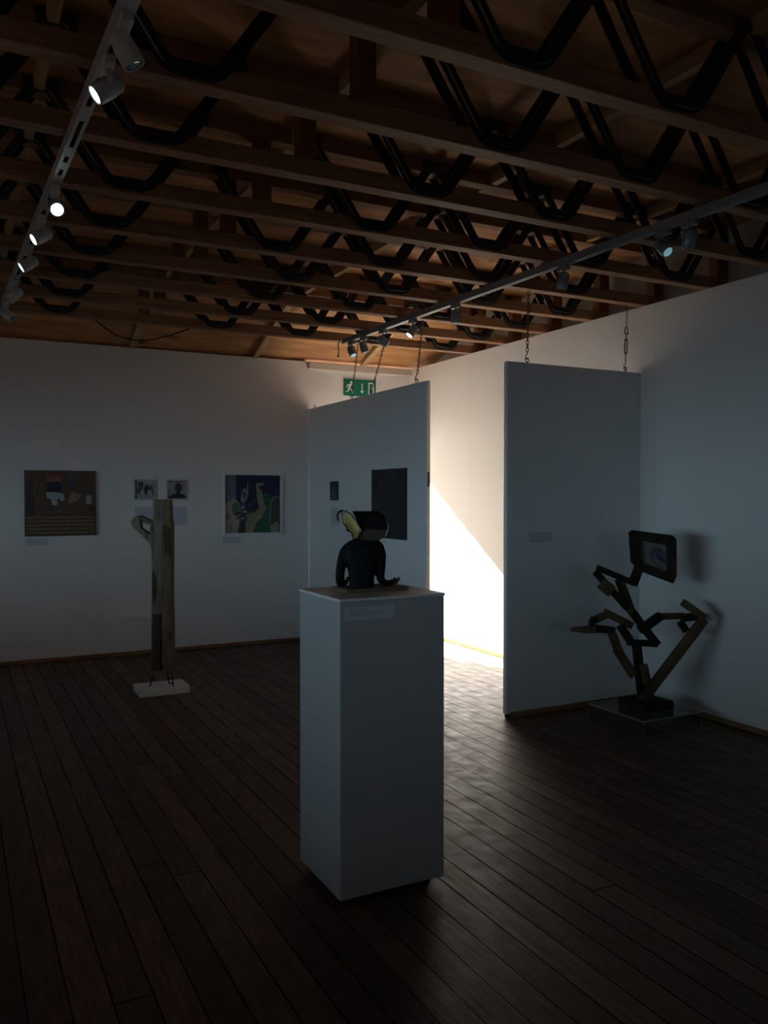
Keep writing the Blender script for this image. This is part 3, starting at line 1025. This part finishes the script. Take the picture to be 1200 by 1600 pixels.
def wood_piece(name, pts, y0, y1, m, parent, dz=0.055):
    bm = bmesh.new()
    prism(bm, [(x, z + dz) for x, z in pts], y0, y1)
    return bevel(link(name, bm, m, parent, rot=(0, 0, FACE)), 0.006, 2)


wood_piece('grey_plank', POST_L, -0.045, 0.05, M['drift_grey'], t)
wood_piece('brown_plank', POST_R, -0.06, 0.045, M['drift_brown'], t)
arm_ = wood_piece('branch_arm', ARM_B, -0.04, 0.035, M['drift_grey'], t)
wood_piece('branch_brace', ARM_T, -0.03, 0.03, M['drift_brown'], t)
wood_piece('branch_brace', ARM_V, -0.028, 0.03, M['drift_brown'], t)
wood_piece('inlay_slip', SLIT, -0.049, -0.03, M['drift_dark'], t)
wood_piece('inlay_slip', SLIT2, -0.066, -0.03, M['drift_dark'], t)
wood_piece('inlay_slip', [(-0.058, 0.12), (0.012, 0.12), (0.017, 0.30), (0.026, 0.43), (0.022, 0.56), (-0.05, 0.56), (-0.058, 0.35)], -0.052, -0.02, M['drift_dark'], t)
wood_piece('inlay_slip', [(0.073, 0.36), (0.103, 0.36), (0.103, 0.43), (0.075, 0.42)], -0.066, -0.03, M['drift_dark'], t)
for i, (a, b_) in enumerate(RODS):
    bm = bmesh.new()
    y1 = (-0.06, 0.05, -0.05)[i]
    tube(bm, [(a[0], 0.0, a[1] + 0.055), (b_[0], y1 * 0.9, 0.05)], 0.0055, 8)
    if i == 1:
        tube(bm, smoothline([(b_[0], y1 * 0.9, 0.062), (b_[0] + 0.02, y1 * 0.9 - 0.01, 0.060), (b_[0] + 0.035, y1 * 0.9 - 0.012, 0.066)], 3), 0.0055, 8)
    link('leg', bm, M['black'], t, True, rot=(0, 0, FACE))

# ------------------------------------------------------------------ angular seated figure of sawn timber
t = empty('figure_sculpture', (4.14, 4.15, 0.1), 0, 'angular seated figure of dark sawn timber with a square framed painting for a head', 'sculpture')
bm = bmesh.new()
box(bm, -0.125, 0.14, -0.125, 0.12, 0.0, 0.055)
bevel(link('base_block', bm, M['old_black'], t), 0.005)
DZ = 0.06
brown = {'long_strut', 'shin', 'thigh', 'elbow_bar', 'finger_bar', 'spine_cap', 'neck_bar', 'knuckle', 'shoulder_bar', 'wedge', 'forearm'}
for name, a, b_, w_, d_ in FIGURE_BARS:
    bm = bmesh.new()
    bar(bm, (a[0], a[2], a[1] + DZ), (b_[0], b_[2], b_[1] + DZ), w_, d_, 0.10)
    bevel(link(name, bm, M['old_brown' if name in brown else 'old_black'], t, rot=(0, 0, FACE)), 0.003, 1)
bm = bmesh.new()
prism(bm, [(x, z + DZ) for x, z in BEAK], -0.115, -0.07)
bevel(link('toe', bm, M['old_brown'], t, rot=(0, 0, FACE)), 0.004)
# the head: a deep irregular frame round a small painting, turned away on its left side
turn = lambda x: -0.35 * x
bm = bmesh.new()
outp = FRAME_OUT
inn = [FRAME_IN[0], FRAME_IN[0], FRAME_IN[1], FRAME_IN[1], FRAME_IN[2], FRAME_IN[2], FRAME_IN[3], FRAME_IN[3]]
grid = []
for yo in (0.0, 0.075):
    grid.append(([bm.verts.new((x, turn(x) + yo, z + DZ)) for x, z in outp], [bm.verts.new((x, turn(x) + yo, z + DZ)) for x, z in FRAME_IN]))
own = [0, 0, 1, 1, 2, 2, 3, 3]
(of, jf), (ob, jb) = grid
for i in range(8):
    i2 = (i + 1) % 8
    for O, I in ((of, jf), (ob, jb)):
        if own[i] == own[i2]: bm.faces.new((O[i], O[i2], I[own[i]]))
        else: bm.faces.new((O[i], O[i2], I[own[i2]], I[own[i]]))
    bm.faces.new((of[i], ob[i], ob[i2], of[i2]))
for i in range(4):
    bm.faces.new((jf[i], jb[i], jb[(i + 1) % 4], jf[(i + 1) % 4]))
bevel(link('head_frame', bm, M['old_black'], t, rot=(0, 0, FACE)), 0.003, 1)


def colour_poly(bm, lay, pts3, col):
    f = bm.faces.new([bm.verts.new(p) for p in pts3])
    for l in f.loops: l[lay] = list(col) + [1]


bm = bmesh.new()
lay = bm.loops.layers.float_color.new('Col')
grow = [(x + (0.012 if x > 0.05 else -0.012), z) for x, z in FRAME_IN]
for nidx, (pts, col) in enumerate([(grow, (0.14, 0.135, 0.10)), ([(x, z) for x, z in SW1], (0.085, 0.035, 0.07)), (SW2, (0.018, 0.018, 0.085))]):
    colour_poly(bm, lay, [(x, turn(x) + 0.03 - 0.0015 * nidx, z + DZ) for x, z in pts], col)
bk = [(x, turn(x) + 0.036, z + DZ) for x, z in grow]
colour_poly(bm, lay, bk[::-1], (0.1, 0.08, 0.06))
link('painted_panel', bm, M['art'], t, rot=(0, 0, FACE))

# ------------------------------------------------------------------ pictures on the walls


def picture_bm(w, h, th, base, shapes):
    """flat artwork facing -y, lower left corner at the origin; shapes are (outline in 0..1, colour)"""
    bm = bmesh.new()
    lay = bm.loops.layers.float_color.new('Col')
    vs = box(bm, 0, w, -th, 0, 0, h)
    for f in bm.faces:
        for l in f.loops: l[lay] = list(base) + [1]
    for i, (pts, col) in enumerate(shapes):
        f = bm.faces.new([bm.verts.new((x * w, -th - 0.0004 * (i + 1) / 3, z * h)) for x, z in pts])
        for l in f.loops: l[lay] = list(col) + [1]
    return bm


def rect(x0, z0, x1, z1): return [(x0, z0), (x1, z0), (x1, z1), (x0, z1)]


def stroke(pts, w):
    """a ribbon outline of width w along pts"""
    L_, R_ = [], []
    n = len(pts)
    for i, p in enumerate(pts):
        a, b = pts[max(i - 1, 0)], pts[min(i + 1, n - 1)]
        dx, dz = b[0] - a[0], b[1] - a[1]
        d = math.hypot(dx, dz) or 1
        ww = w[i] if isinstance(w, (list, tuple)) else w
        L_.append((p[0] - dz / d * ww / 2, p[1] + dx / d * ww / 2))
        R_.append((p[0] + dz / d * ww / 2, p[1] - dx / d * ww / 2))
    return L_ + R_[::-1]


def oval(cx, cz, rx, rz, n=16): return [(cx + rx * math.cos(2 * math.pi * i / n), cz + rz * math.sin(2 * math.pi * i / n)) for i in range(n)]


def hang_picture(name, loc, rz, w, h, th, base, shapes, m, label, cat, group=None):
    o = link(name, picture_bm(w, h, th, base, shapes), m, None, loc=loc, rot=(0, 0, rz))
    return tag(o, label, cat, group)


# brown painting with garments on a line above rows of writing-like marks
sh = [
    (rect(0.0, 0.0, 1.0, 0.34), (0.085, 0.05, 0.03)),
    (rect(0.03, 0.34, 0.13, 0.60), (0.03, 0.035, 0.04)), (rect(0.02, 0.60, 0.12, 0.86), (0.055, 0.05, 0.055)),
    (rect(0.14, 0.54, 0.25, 0.80), (0.13, 0.085, 0.04)), (stroke([(0.17, 0.60), (0.2, 0.76), (0.23, 0.62)], 0.02), (0.05, 0.04, 0.03)),
    (stroke(oval(0.2, 0.68, 0.045, 0.07) + [oval(0.2, 0.68, 0.045, 0.07)[0]], 0.012), (0.06, 0.045, 0.03)),
    (rect(0.31, 0.93, 0.50, 0.98), (0.12, 0.045, 0.03)), (rect(0.31, 0.88, 0.50, 0.94), (0.24, 0.06, 0.035)), (rect(0.31, 0.83, 0.51, 0.89), (0.26, 0.12, 0.055)),
    (rect(0.31, 0.74, 0.51, 0.83), (0.028, 0.022, 0.055)), (rect(0.32, 0.68, 0.51, 0.75), (0.014, 0.012, 0.03)),
    ([(0.29, 0.655), (0.36, 0.67), (0.45, 0.665), (0.53, 0.65), (0.555, 0.55), (0.50, 0.53), (0.48, 0.575), (0.455, 0.57), (0.45, 0.47), (0.37, 0.475), (0.365, 0.56), (0.31, 0.58)], (0.32, 0.40, 0.40)),
    ([(0.55, 0.82), (0.73, 0.84), (0.70, 0.70), (0.64, 0.72)], (0.05, 0.055, 0.085)), (rect(0.60, 0.84, 0.76, 0.97), (0.10, 0.085, 0.05)),
    ([(0.655, 0.69), (0.80, 0.605), (0.70, 0.52), (0.60, 0.49), (0.625, 0.60)], (0.25, 0.17, 0.13)),
    (rect(0.80, 0.82, 0.97, 0.97), (0.15, 0.055, 0.04)), (rect(0.855, 0.49, 0.935, 0.63), (0.32, 0.36, 0.32)), (rect(0.80, 0.62, 0.95, 0.75), (0.06, 0.06, 0.055)),
    (rect(0.89, 0.36, 0.985, 0.46), (0.028, 0.03, 0.035)), (rect(0.39, 0.35, 0.49, 0.41), (0.10, 0.075, 0.09)),
    (rect(0.02, 0.37, 0.11, 0.45), (0.03, 0.04, 0.042)),
]
for r_ in range(5):
    zb = 0.035 + r_ * 0.058
    sh.append((stroke([(0.03 + i * 0.094, zb + 0.018 + 0.004 * math.sin(i * 2.1 + r_)) for i in range(11)], 0.030), (0.19, 0.145, 0.075)))
    for i in range(16):
        x = 0.05 + i * 0.057 + random.uniform(-0.012, 0.012)
        if random.random() < 0.45:
            sh.append((rect(x, zb + 0.002, x + random.uniform(0.006, 0.03), zb + random.uniform(0.012, 0.022)), (0.045, 0.03, 0.02)))
hang_picture('painting', (0.568, YB, 1.158), 0, 0.617, 0.603, 0.02, (0.105, 0.06, 0.037), sh, M['art'],
             'square unframed brown painting with garment shapes and banded rows, leftmost on the back wall', 'painting')

# framed painting of raised arms against dark blue
t = empty('painting', (2.408, YB, 1.126), 0, 'white framed painting of raised arms against dark blue with green forms', 'painting')
W_, H_ = 0.625, 0.63
bm = bmesh.new()
box(bm, 0, W_, -0.03, 0, 0, 0.022); box(bm, 0, W_, -0.03, 0, H_ - 0.018, H_)
box(bm, 0, 0.018, -0.03, 0, 0.022, H_ - 0.018); box(bm, W_ - 0.018, W_, -0.03, 0, 0.022, H_ - 0.018)
bevel(link('frame', bm, M['frame'], t), 0.002)
blue, skin, green, dark = (0.010, 0.018, 0.065), (0.27, 0.225, 0.155), (0.022, 0.12, 0.065), (0.05, 0.038, 0.035)
sh = [
    (rect(0.0, 0.0, 1.0, 0.40), (0.035, 0.05, 0.05)),
    (rect(0.0, 0.52, 0.20, 1.0), (0.13, 0.14, 0.17)),
    ([(0.0, 0.0), (0.22, 0.0), (0.30, 0.30), (0.26, 0.52), (0.16, 0.60), (0.05, 0.55), (0.0, 0.50)], (0.34, 0.31, 0.24)),
    (oval(0.20, 0.42, 0.075, 0.12), (0.08, 0.16, 0.13)), (rect(0.03, 0.24, 0.10, 0.33), (0.2, 0.19, 0.14)), (rect(0.08, 0.0, 0.13, 0.18), (0.2, 0.2, 0.19)),
    ([(0.46, 0.0), (1.0, 0.0), (1.0, 0.30), (0.83, 0.62), (0.80, 0.69), (0.72, 0.69), (0.66, 0.62), (0.66, 0.22)], green),
    (oval(0.745, 0.56, 0.09, 0.13), green),
    ([(0.82, 0.15), (0.84, 0.50), (0.87, 0.60), (0.94, 0.63), (1.0, 0.60), (1.0, 0.12), (0.9, 0.10)], (0.085, 0.058, 0.05)),
    (stroke([(0.80, 0.17), (0.82, 0.46), (0.86, 0.60), (0.93, 0.635), (1.0, 0.62)], 0.018), (0.27, 0.26, 0.24)),
    ([(0.82, 0.0), (0.97, 0.0), (0.98, 0.14), (0.94, 0.20), (0.88, 0.15), (0.82, 0.13)], (0.33, 0.26, 0.17)),
    (rect(0.75, 0.35, 0.80, 0.42), (0.02, 0.07, 0.22)),
    ([(0.36, 0.0), (0.50, 0.0), (0.56, 0.17), (0.68, 0.28), (0.74, 0.42), (0.69, 0.58), (0.665, 0.72), (0.60, 0.79), (0.56, 0.82), (0.575, 0.60), (0.61, 0.45), (0.55, 0.36), (0.42, 0.34), (0.38, 0.22)], skin),
    ([(0.55, 0.83), (0.60, 0.79), (0.625, 0.81), (0.69, 0.825), (0.71, 0.855), (0.67, 0.875), (0.62, 0.86), (0.575, 0.865)], skin),
    ([(0.30, 0.70), (0.33, 0.76), (0.38, 0.77), (0.40, 0.74), (0.40, 0.87), (0.42, 0.87), (0.415, 0.70), (0.39, 0.58), (0.31, 0.50), (0.28, 0.58)], (0.24, 0.25, 0.20)),
    (oval(0.345, 0.66, 0.035, 0.06), (0.06, 0.09, 0.09)),
]
for i in range(26):
    x, z = random.uniform(0.22, 0.62), random.uniform(0.14, 0.60)
    s_ = random.uniform(0.02, 0.055)
    sh.append(([(x + random.uniform(-s_, s_), z + random.uniform(-s_, 0)), (x + s_, z), (x + random.uniform(0, s_), z + s_), (x - s_, z + random.uniform(0, s_))],
               random.choice([(0.03, 0.035, 0.035), (0.30, 0.30, 0.26), (0.07, 0.10, 0.10), (0.20, 0.17, 0.13), (0.045, 0.03, 0.03), (0.11, 0.17, 0.15)])))
sh.append(([(0.26, 0.02), (0.33, 0.11), (0.34, 0.06), (0.28, 0.0)], (0.07, 0.025, 0.022)))
link('canvas', picture_bm(W_ - 0.036, H_ - 0.04, 0.012, blue, sh), M['art'], t, loc=(0.018, 0, 0.022))

# dark picture on the hanging panel (faces -x)
sh = []
for i in range(9):
    a = R(40 + i * 17)
    cx, cz = 0.55, 0.42
    r1 = 0.30 + 0.06 * (i % 3)
    c_ = (cx + math.cos(a) * r1, cz + math.sin(a) * r1)
    ax = (math.cos(a), math.sin(a))
    pts = [(c_[0] + ax[0] * 0.14 * math.cos(q) - ax[1] * 0.035 * math.sin(q), c_[1] + ax[1] * 0.14 * math.cos(q) + ax[0] * 0.035 * math.sin(q)) for q in [2 * math.pi * j / 14 for j in range(14)]]
    sh.append((pts, (0.042, 0.04, 0.03)))
for i in range(30):
    x, z = random.uniform(0.35, 0.8), random.uniform(0.22, 0.62)
    sh.append((stroke([(x, z), (x + random.uniform(-0.05, 0.05), z + random.uniform(0.02, 0.07))], 0.012), (0.05, 0.045, 0.032)))
hang_picture('painting', (3.34, 6.652, 1.16), R(-90), 0.628, 0.60, 0.018, (0.017, 0.020, 0.026), sh, M['art'],
             'near black painting with faint leaf shapes on the hanging panel', 'painting')

# photographs
white_, black_ = (0.42, 0.44, 0.46), (0.02, 0.024, 0.028)
sh = [
    (rect(0.06, 0.07, 0.94, 0.93), (0.33, 0.35, 0.37)), (rect(0.06, 0.07, 0.13, 0.93), (0.01, 0.01, 0.012)),
    ([(0.14, 0.40), (0.18, 0.30), (0.27, 0.28), (0.30, 0.45), (0.40, 0.55), (0.45, 0.72), (0.40, 0.88), (0.2, 0.88)], (0.05, 0.045, 0.045)),
    ([(0.44, 0.50), (0.52, 0.20), (0.60, 0.30), (0.64, 0.48), (0.80, 0.50), (0.78, 0.62), (0.66, 0.70), (0.55, 0.76), (0.47, 0.66)], black_),
    ([(0.72, 0.60), (0.80, 0.45), (0.86, 0.20), (0.92, 0.30), (0.88, 0.55), (0.80, 0.74)], (0.09, 0.10, 0.11)), (rect(0.18, 0.55, 0.24, 0.68), (0.17, 0.12, 0.11)),
]
hang_picture('photograph', (1.535, YB, 1.488), 0, 0.207, 0.199, 0.012, white_, sh, M['photo'],
             'small black and white photograph of a group of figures, upper left of the post sculpture', 'photograph', 'small photographs on the back wall')
sh = [
    (rect(0.06, 0.07, 0.94, 0.93), (0.26, 0.28, 0.30)), (rect(0.06, 0.86, 0.94, 0.93), (0.15, 0.16, 0.17)), (rect(0.06, 0.07, 0.10, 0.55), (0.10, 0.11, 0.12)),
    (oval(0.56, 0.60, 0.175, 0.24), black_), (rect(0.46, 0.28, 0.64, 0.45), black_),
    ([(0.07, 0.07), (0.07, 0.14), (0.25, 0.25), (0.42, 0.31), (0.66, 0.31), (0.86, 0.24), (0.92, 0.15), (0.92, 0.07)], (0.008, 0.009, 0.012)),
    (rect(0.64, 0.07, 0.90, 0.11), (0.02, 0.02, 0.022)),
]
hang_picture('photograph', (1.846, YB, 1.488), 0, 0.203, 0.199, 0.012, white_, sh, M['photo'],
             'small black and white photograph of one head and shoulders, upper right of the post sculpture', 'photograph', 'small photographs on the back wall')
sh = [
    ([(0.12, 0.05), (0.2, 0.35), (0.35, 0.5), (0.62, 0.5), (0.8, 0.34), (0.88, 0.05)], (0.13, 0.14, 0.16)), (oval(0.48, 0.66, 0.2, 0.14), (0.12, 0.12, 0.13)),
    ([(0.2, 0.62), (0.25, 0.85), (0.5, 0.94), (0.75, 0.85), (0.8, 0.6), (0.7, 0.72), (0.48, 0.80), (0.3, 0.74)], (0.012, 0.012, 0.015)), (rect(0.42, 0.08, 0.56, 0.4), (0.05, 0.05, 0.06)),
]
hang_picture('photograph', (3.34, 7.593, 1.484), R(-90), 0.186, 0.187, 0.010, (0.035, 0.038, 0.048), sh, M['photo'],
             'small dark portrait photograph on the hanging panel, left of the dark painting', 'photograph')


def notice(loc, rz, w, h, label, lines=0):
    bm = bmesh.new()
    box(bm, 0, w, -0.002, 0, 0, h)
    o = tag(link('caption_card', bm, M['paper'], None, loc=loc, rot=(0, 0, rz)), label, 'caption card', 'printed caption cards')
    if lines:
        bm = bmesh.new()
        for i in range(lines):
            z = h * (0.86 - 0.72 * i / max(1, lines - 1))
            box(bm, w * 0.1, w * random.uniform(0.6, 0.9), -0.0024, -0.002, z, z + 0.003)
        link('print', bm, M['print'], o)
    return o


notice((1.54, YB, 1.245), 0, 0.182, 0.175, 'square caption card below the photograph of the figure group', 9)
notice((1.905, YB, 1.24), 0, 0.142, 0.18, 'square caption card below the photograph of a head and shoulders', 9)
notice((0.576, YB, 1.075), 0, 0.19, 0.066, 'small caption card below the brown painting', 3)
notice((2.407, YB, 1.047), 0, 0.185, 0.066, 'small caption card below the white framed painting', 3)
notice((3.34, 7.594, 1.234), R(-90), 0.186, 0.177, 'square caption card below the dark portrait photograph', 9)
notice((3.55, 4.66, 1.205), 0, 0.205, 0.066, 'small caption card alone on the panel behind the figure sculpture', 3)

bm = bmesh.new()
box(bm, 1.428, 1.72, YB - 0.05, YB, 0.34, 0.375)
tag(bevel(link('wall_rail', bm, M['frame']), 0.004), 'short white rail low on the back wall behind the post sculpture', 'rail')

# ------------------------------------------------------------------ exit sign
g_, w_ = (0.0, 0.165, 0.098), (0.72, 0.78, 0.76)
s_ = [
    (oval(0.225, 0.80, 0.036, 0.075), w_),
    (stroke([(0.20, 0.70), (0.15, 0.42)], [0.075, 0.06]), w_),
    (stroke([(0.205, 0.68), (0.28, 0.60), (0.315, 0.66)], 0.035), w_),
    (stroke([(0.19, 0.69), (0.12, 0.66), (0.075, 0.50)], 0.035), w_),
    (stroke([(0.155, 0.44), (0.235, 0.36), (0.25, 0.16)], [0.05, 0.045, 0.03]), w_),
    (stroke([(0.15, 0.43), (0.12, 0.27), (0.045, 0.24)], [0.05, 0.045, 0.03]), w_),
    (stroke([(0.56, 0.78), (0.56, 0.30)], 0.028), w_),
    ([(0.49, 0.36), (0.56, 0.17), (0.63, 0.36), (0.56, 0.31)], w_),
    (rect(0.76, 0.14, 0.93, 0.86), w_),
    (rect(0.80, 0.14, 0.89, 0.78), g_),
]
hang_picture('exit_sign', (3.757, YB + 0.015, 2.612), 0, 0.385, 0.182, 0.012, g_, s_, M['sign'],
             'green exit sign with running man, down arrow and door, above the doorway', 'sign')

# ------------------------------------------------------------------ lighting tracks and spotlights


def track(x0, y0, x1, y1, z0, z1, width, m, label, slots):
    L = math.hypot(x1 - x0, y1 - y0)
    rz = math.atan2(-(x1 - x0), (y1 - y0))
    t = empty('lighting_track', (x0, y0, 0), rz, label, 'lighting track')
    hw = width / 2
    bm = bmesh.new()
    box(bm, -hw, -hw + 0.003, 0, L, z0, z1); box(bm, hw - 0.003, hw, 0, L, z0, z1)
    if slots:
        box(bm, -hw + 0.003, -0.0085, 0, L, z0, z0 + 0.003); box(bm, 0.0085, hw - 0.003, 0, L, z0, z0 + 0.003)
        y = 0.0
        i = 0
        while y < L:
            a_ = (0.10, 0.08, 0.13)[i % 3]
            box(bm, -0.0085, 0.0085, y, min(L, y + a_), z0, z0 + 0.003)
            y += a_ + (0.07, 0.08, 0.26)[i % 3]
            i += 1
    else:
        box(bm, -hw + 0.003, -0.006, 0, L, z0, z0 + 0.004); box(bm, 0.006, hw - 0.003, 0, L, z0, z0 + 0.004)
    link('channel', bm, m, t)
    boxobj('liner', M['slot'] if slots else m, t, -hw + 0.003, hw - 0.003, 0, L, z0 + 0.012, z1 - 0.002)
    boxobj('end_cap', m, t, -hw, hw, L, L + 0.006, z0, z1)
    return t


track(0.497, 0.6, 0.338, 6.66, 2.898, HW, 0.043, M['track'], 'white slotted lighting track under the joists, left side of the room', True)
track(3.335, 0.6, 3.145, 6.86, 2.90, HW, 0.036, M['track_grey'], 'grey lighting track above the exit corner, running along the right side', False)

CR = Vector((math.cos(R(YAW)), -math.sin(R(YAW)), 0))
CF = Vector((math.sin(R(YAW)), math.cos(R(YAW)), 0))


def spotlight(x, y, d, m, lens, label, power=0.0, z=2.898):
    """track head: adapter box, stem, two-armed yoke, cylindrical housing, front lens. d = (right, up, towards viewer)"""
    v = (CR * d[0] + Vector((0, 0, 1)) * d[1] - CF * d[2]).normalized()
    t = empty('track_spotlight', (x, y, z), 0, label, 'spotlight', 'track spotlights')
    boxobj('adapter', m, t, -0.017, 0.017, -0.045, 0.045, -0.03, 0.0, bev=0.003)
    bm = bmesh.new()
    lathe(bm, [(0, 0.009), (0.018, 0.009)], (0, 0, -0.03), (0, 0, -1), 12)
    piv = Vector((0, 0, -0.088))
    s = v.cross(Vector((0, 0, 1)))
    s = s.normalized() if s.length > 1e-3 else Vector((1, 0, 0))
    a0 = Vector((0, 0, -0.046))
    for sg in (-1, 1):
        bar(bm, a0, a0 + s * sg * 0.0355, 0.005, 0.016, 0, v)
        bar(bm, a0 + s * sg * 0.0355, piv + s * sg * 0.0355, 0.004, 0.016, 0, v - Vector((0, 0, v.z)) + Vector((0.01, 0.01, 0)))
    link('yoke', bm, m, t)
    bm = bmesh.new()
    lathe(bm, [(-0.050, 0.012), (-0.046, 0.023), (-0.038, 0.0295), (-0.012, 0.0305), (-0.010, 0.033), (0.046, 0.033), (0.051, 0.0312), (0.051, 0.0272), (0.042, 0.0262)], piv, v, 24)
    h = link('housing', bm, m, t, True)
    bm = bmesh.new()
    lathe(bm, [(0.043, 0.0262), (0.048, 0.0255), (0.0495, 0.016), (0.050, 0.004)], piv, v, 24)
    link('lens', bm, lens, h, True)
    bm = bmesh.new()
    for k_ in range(3):
        lathe(bm, [(-0.036 + 0.008 * k_, 0.031), (-0.0335 + 0.008 * k_, 0.031)], piv, v, 24)
    link('cooling_fins', bm, m, h, True)
    if power:
        l = bpy.data.lights.new('spot_lamp', 'SPOT')
        l.energy = power
        l.spot_size = R(38)
        l.spot_blend = 0.6
        l.shadow_soft_size = 0.025
        l.color = (0.86, 0.94, 1.0)
        lo = bpy.data.objects.new('spot_lamp', l)
        C.objects.link(lo)
        lo.parent = t
        lo.location = piv + v * 0.075
        lo.rotation_euler = v.to_track_quat('-Z', 'Y').to_euler()
    return t


LW, LG = M['lamp'], M['lamp_grey']
spotlight(0.448, 2.47, (0.55, -1.0, -0.15), LW, M['lens'], 'unlit white spotlight turned right, nearest on the left track')
spotlight(0.441, 2.73, (-0.85, -0.72, 0.42), LW, M['lit'], 'lit white spotlight second from the near end of the left track', 3)
spotlight(0.412, 3.96, (0.5, -0.5, 0.8), LW, M['lit'], 'brightly lit spotlight facing the viewer on the left track', 3)
spotlight(0.398, 4.42, (-0.75, -0.6, 0.55), LW, M['lit'], 'lit spotlight just beyond the one facing the viewer, left track', 3)
spotlight(0.381, 4.98, (-0.8, -0.6, 0.42), LW, M['lit'], 'lit spotlight third from the far end of the left track, lens nearly edge on', 3)
spotlight(0.359, 5.80, (-0.8, -0.6, 0.03), LW, M['lens'], 'white spotlight second from the far end of the left track')
spotlight(0.343, 6.45, (0.75, -0.6, -0.02), LW, M['lens'], 'white spotlight at the far end of the left track')
spotlight(3.262, 2.99, (0.05, -0.9, -0.5), LG, M['lens'], 'grey spotlight seen from behind, nearest on the right track', z=2.9)
spotlight(3.258, 3.16, (0.35, -0.75, 0.7), LG, M['dimlit'], 'grey spotlight with a pale blue lens, second on the right track', z=2.9)
spotlight(3.235, 3.92, (-0.15, -0.95, -0.2), LG, M['lens'], 'unlit grey spotlight alone on the middle of the right track', z=2.9)
spotlight(3.200, 5.06, (0.05, -0.98, 0.0), LG, M['lens'], 'unlit grey spotlight hanging straight down on the right track', z=2.9)
spotlight(3.182, 5.65, (-0.6, -0.8, 0.25), LG, M['lit'], 'lit grey spotlight over the free end of the hanging panel', 3, z=2.9)
spotlight(3.167, 6.13, (0.8, -0.6, 0.05), LG, M['lens'], 'grey spotlight turned right, third from the far end of the right track', z=2.9)
spotlight(3.157, 6.47, (0.3, -0.95, 0.1), LG, M['lens'], 'grey spotlight second from the far end of the right track', z=2.9)
spotlight(3.149, 6.70, (0.35, -0.85, 0.4), LG, M['dimlit'], 'grey spotlight with pale lens at the far end of the right track', z=2.9)

# ------------------------------------------------------------------ loose cables
bm = bmesh.new()
tube(bm, smoothline([(0.93, 7.03, 3.03), (0.985, 7.06, 2.99), (1.16, 7.2, 2.90), (1.31, 7.2, 2.845), (1.52, 7.2, 2.86), (1.80, 7.10, 2.955), (1.87, 7.03, 3.0)], 5), 0.006, 6)
tag(link('cable', bm, M['cable'], None, True), 'black cable sagging under the roof above the post sculpture', 'cable')
bm = bmesh.new()
tube(bm, smoothline([(3.12, 6.87, 2.935), (3.10, 6.88, 2.90), (3.105, 6.88, 2.84), (3.10, 6.88, 2.80)], 4), 0.005, 6)
lathe(bm, [(0, 0.004), (0.004, 0.009), (0.02, 0.009), (0.024, 0.004)], (3.10, 6.88, 2.805), (0, 0, -1), 8)
tag(link('cable', bm, M['cable'], None, True), 'short black cable end dangling from the far end of the right track', 'cable')
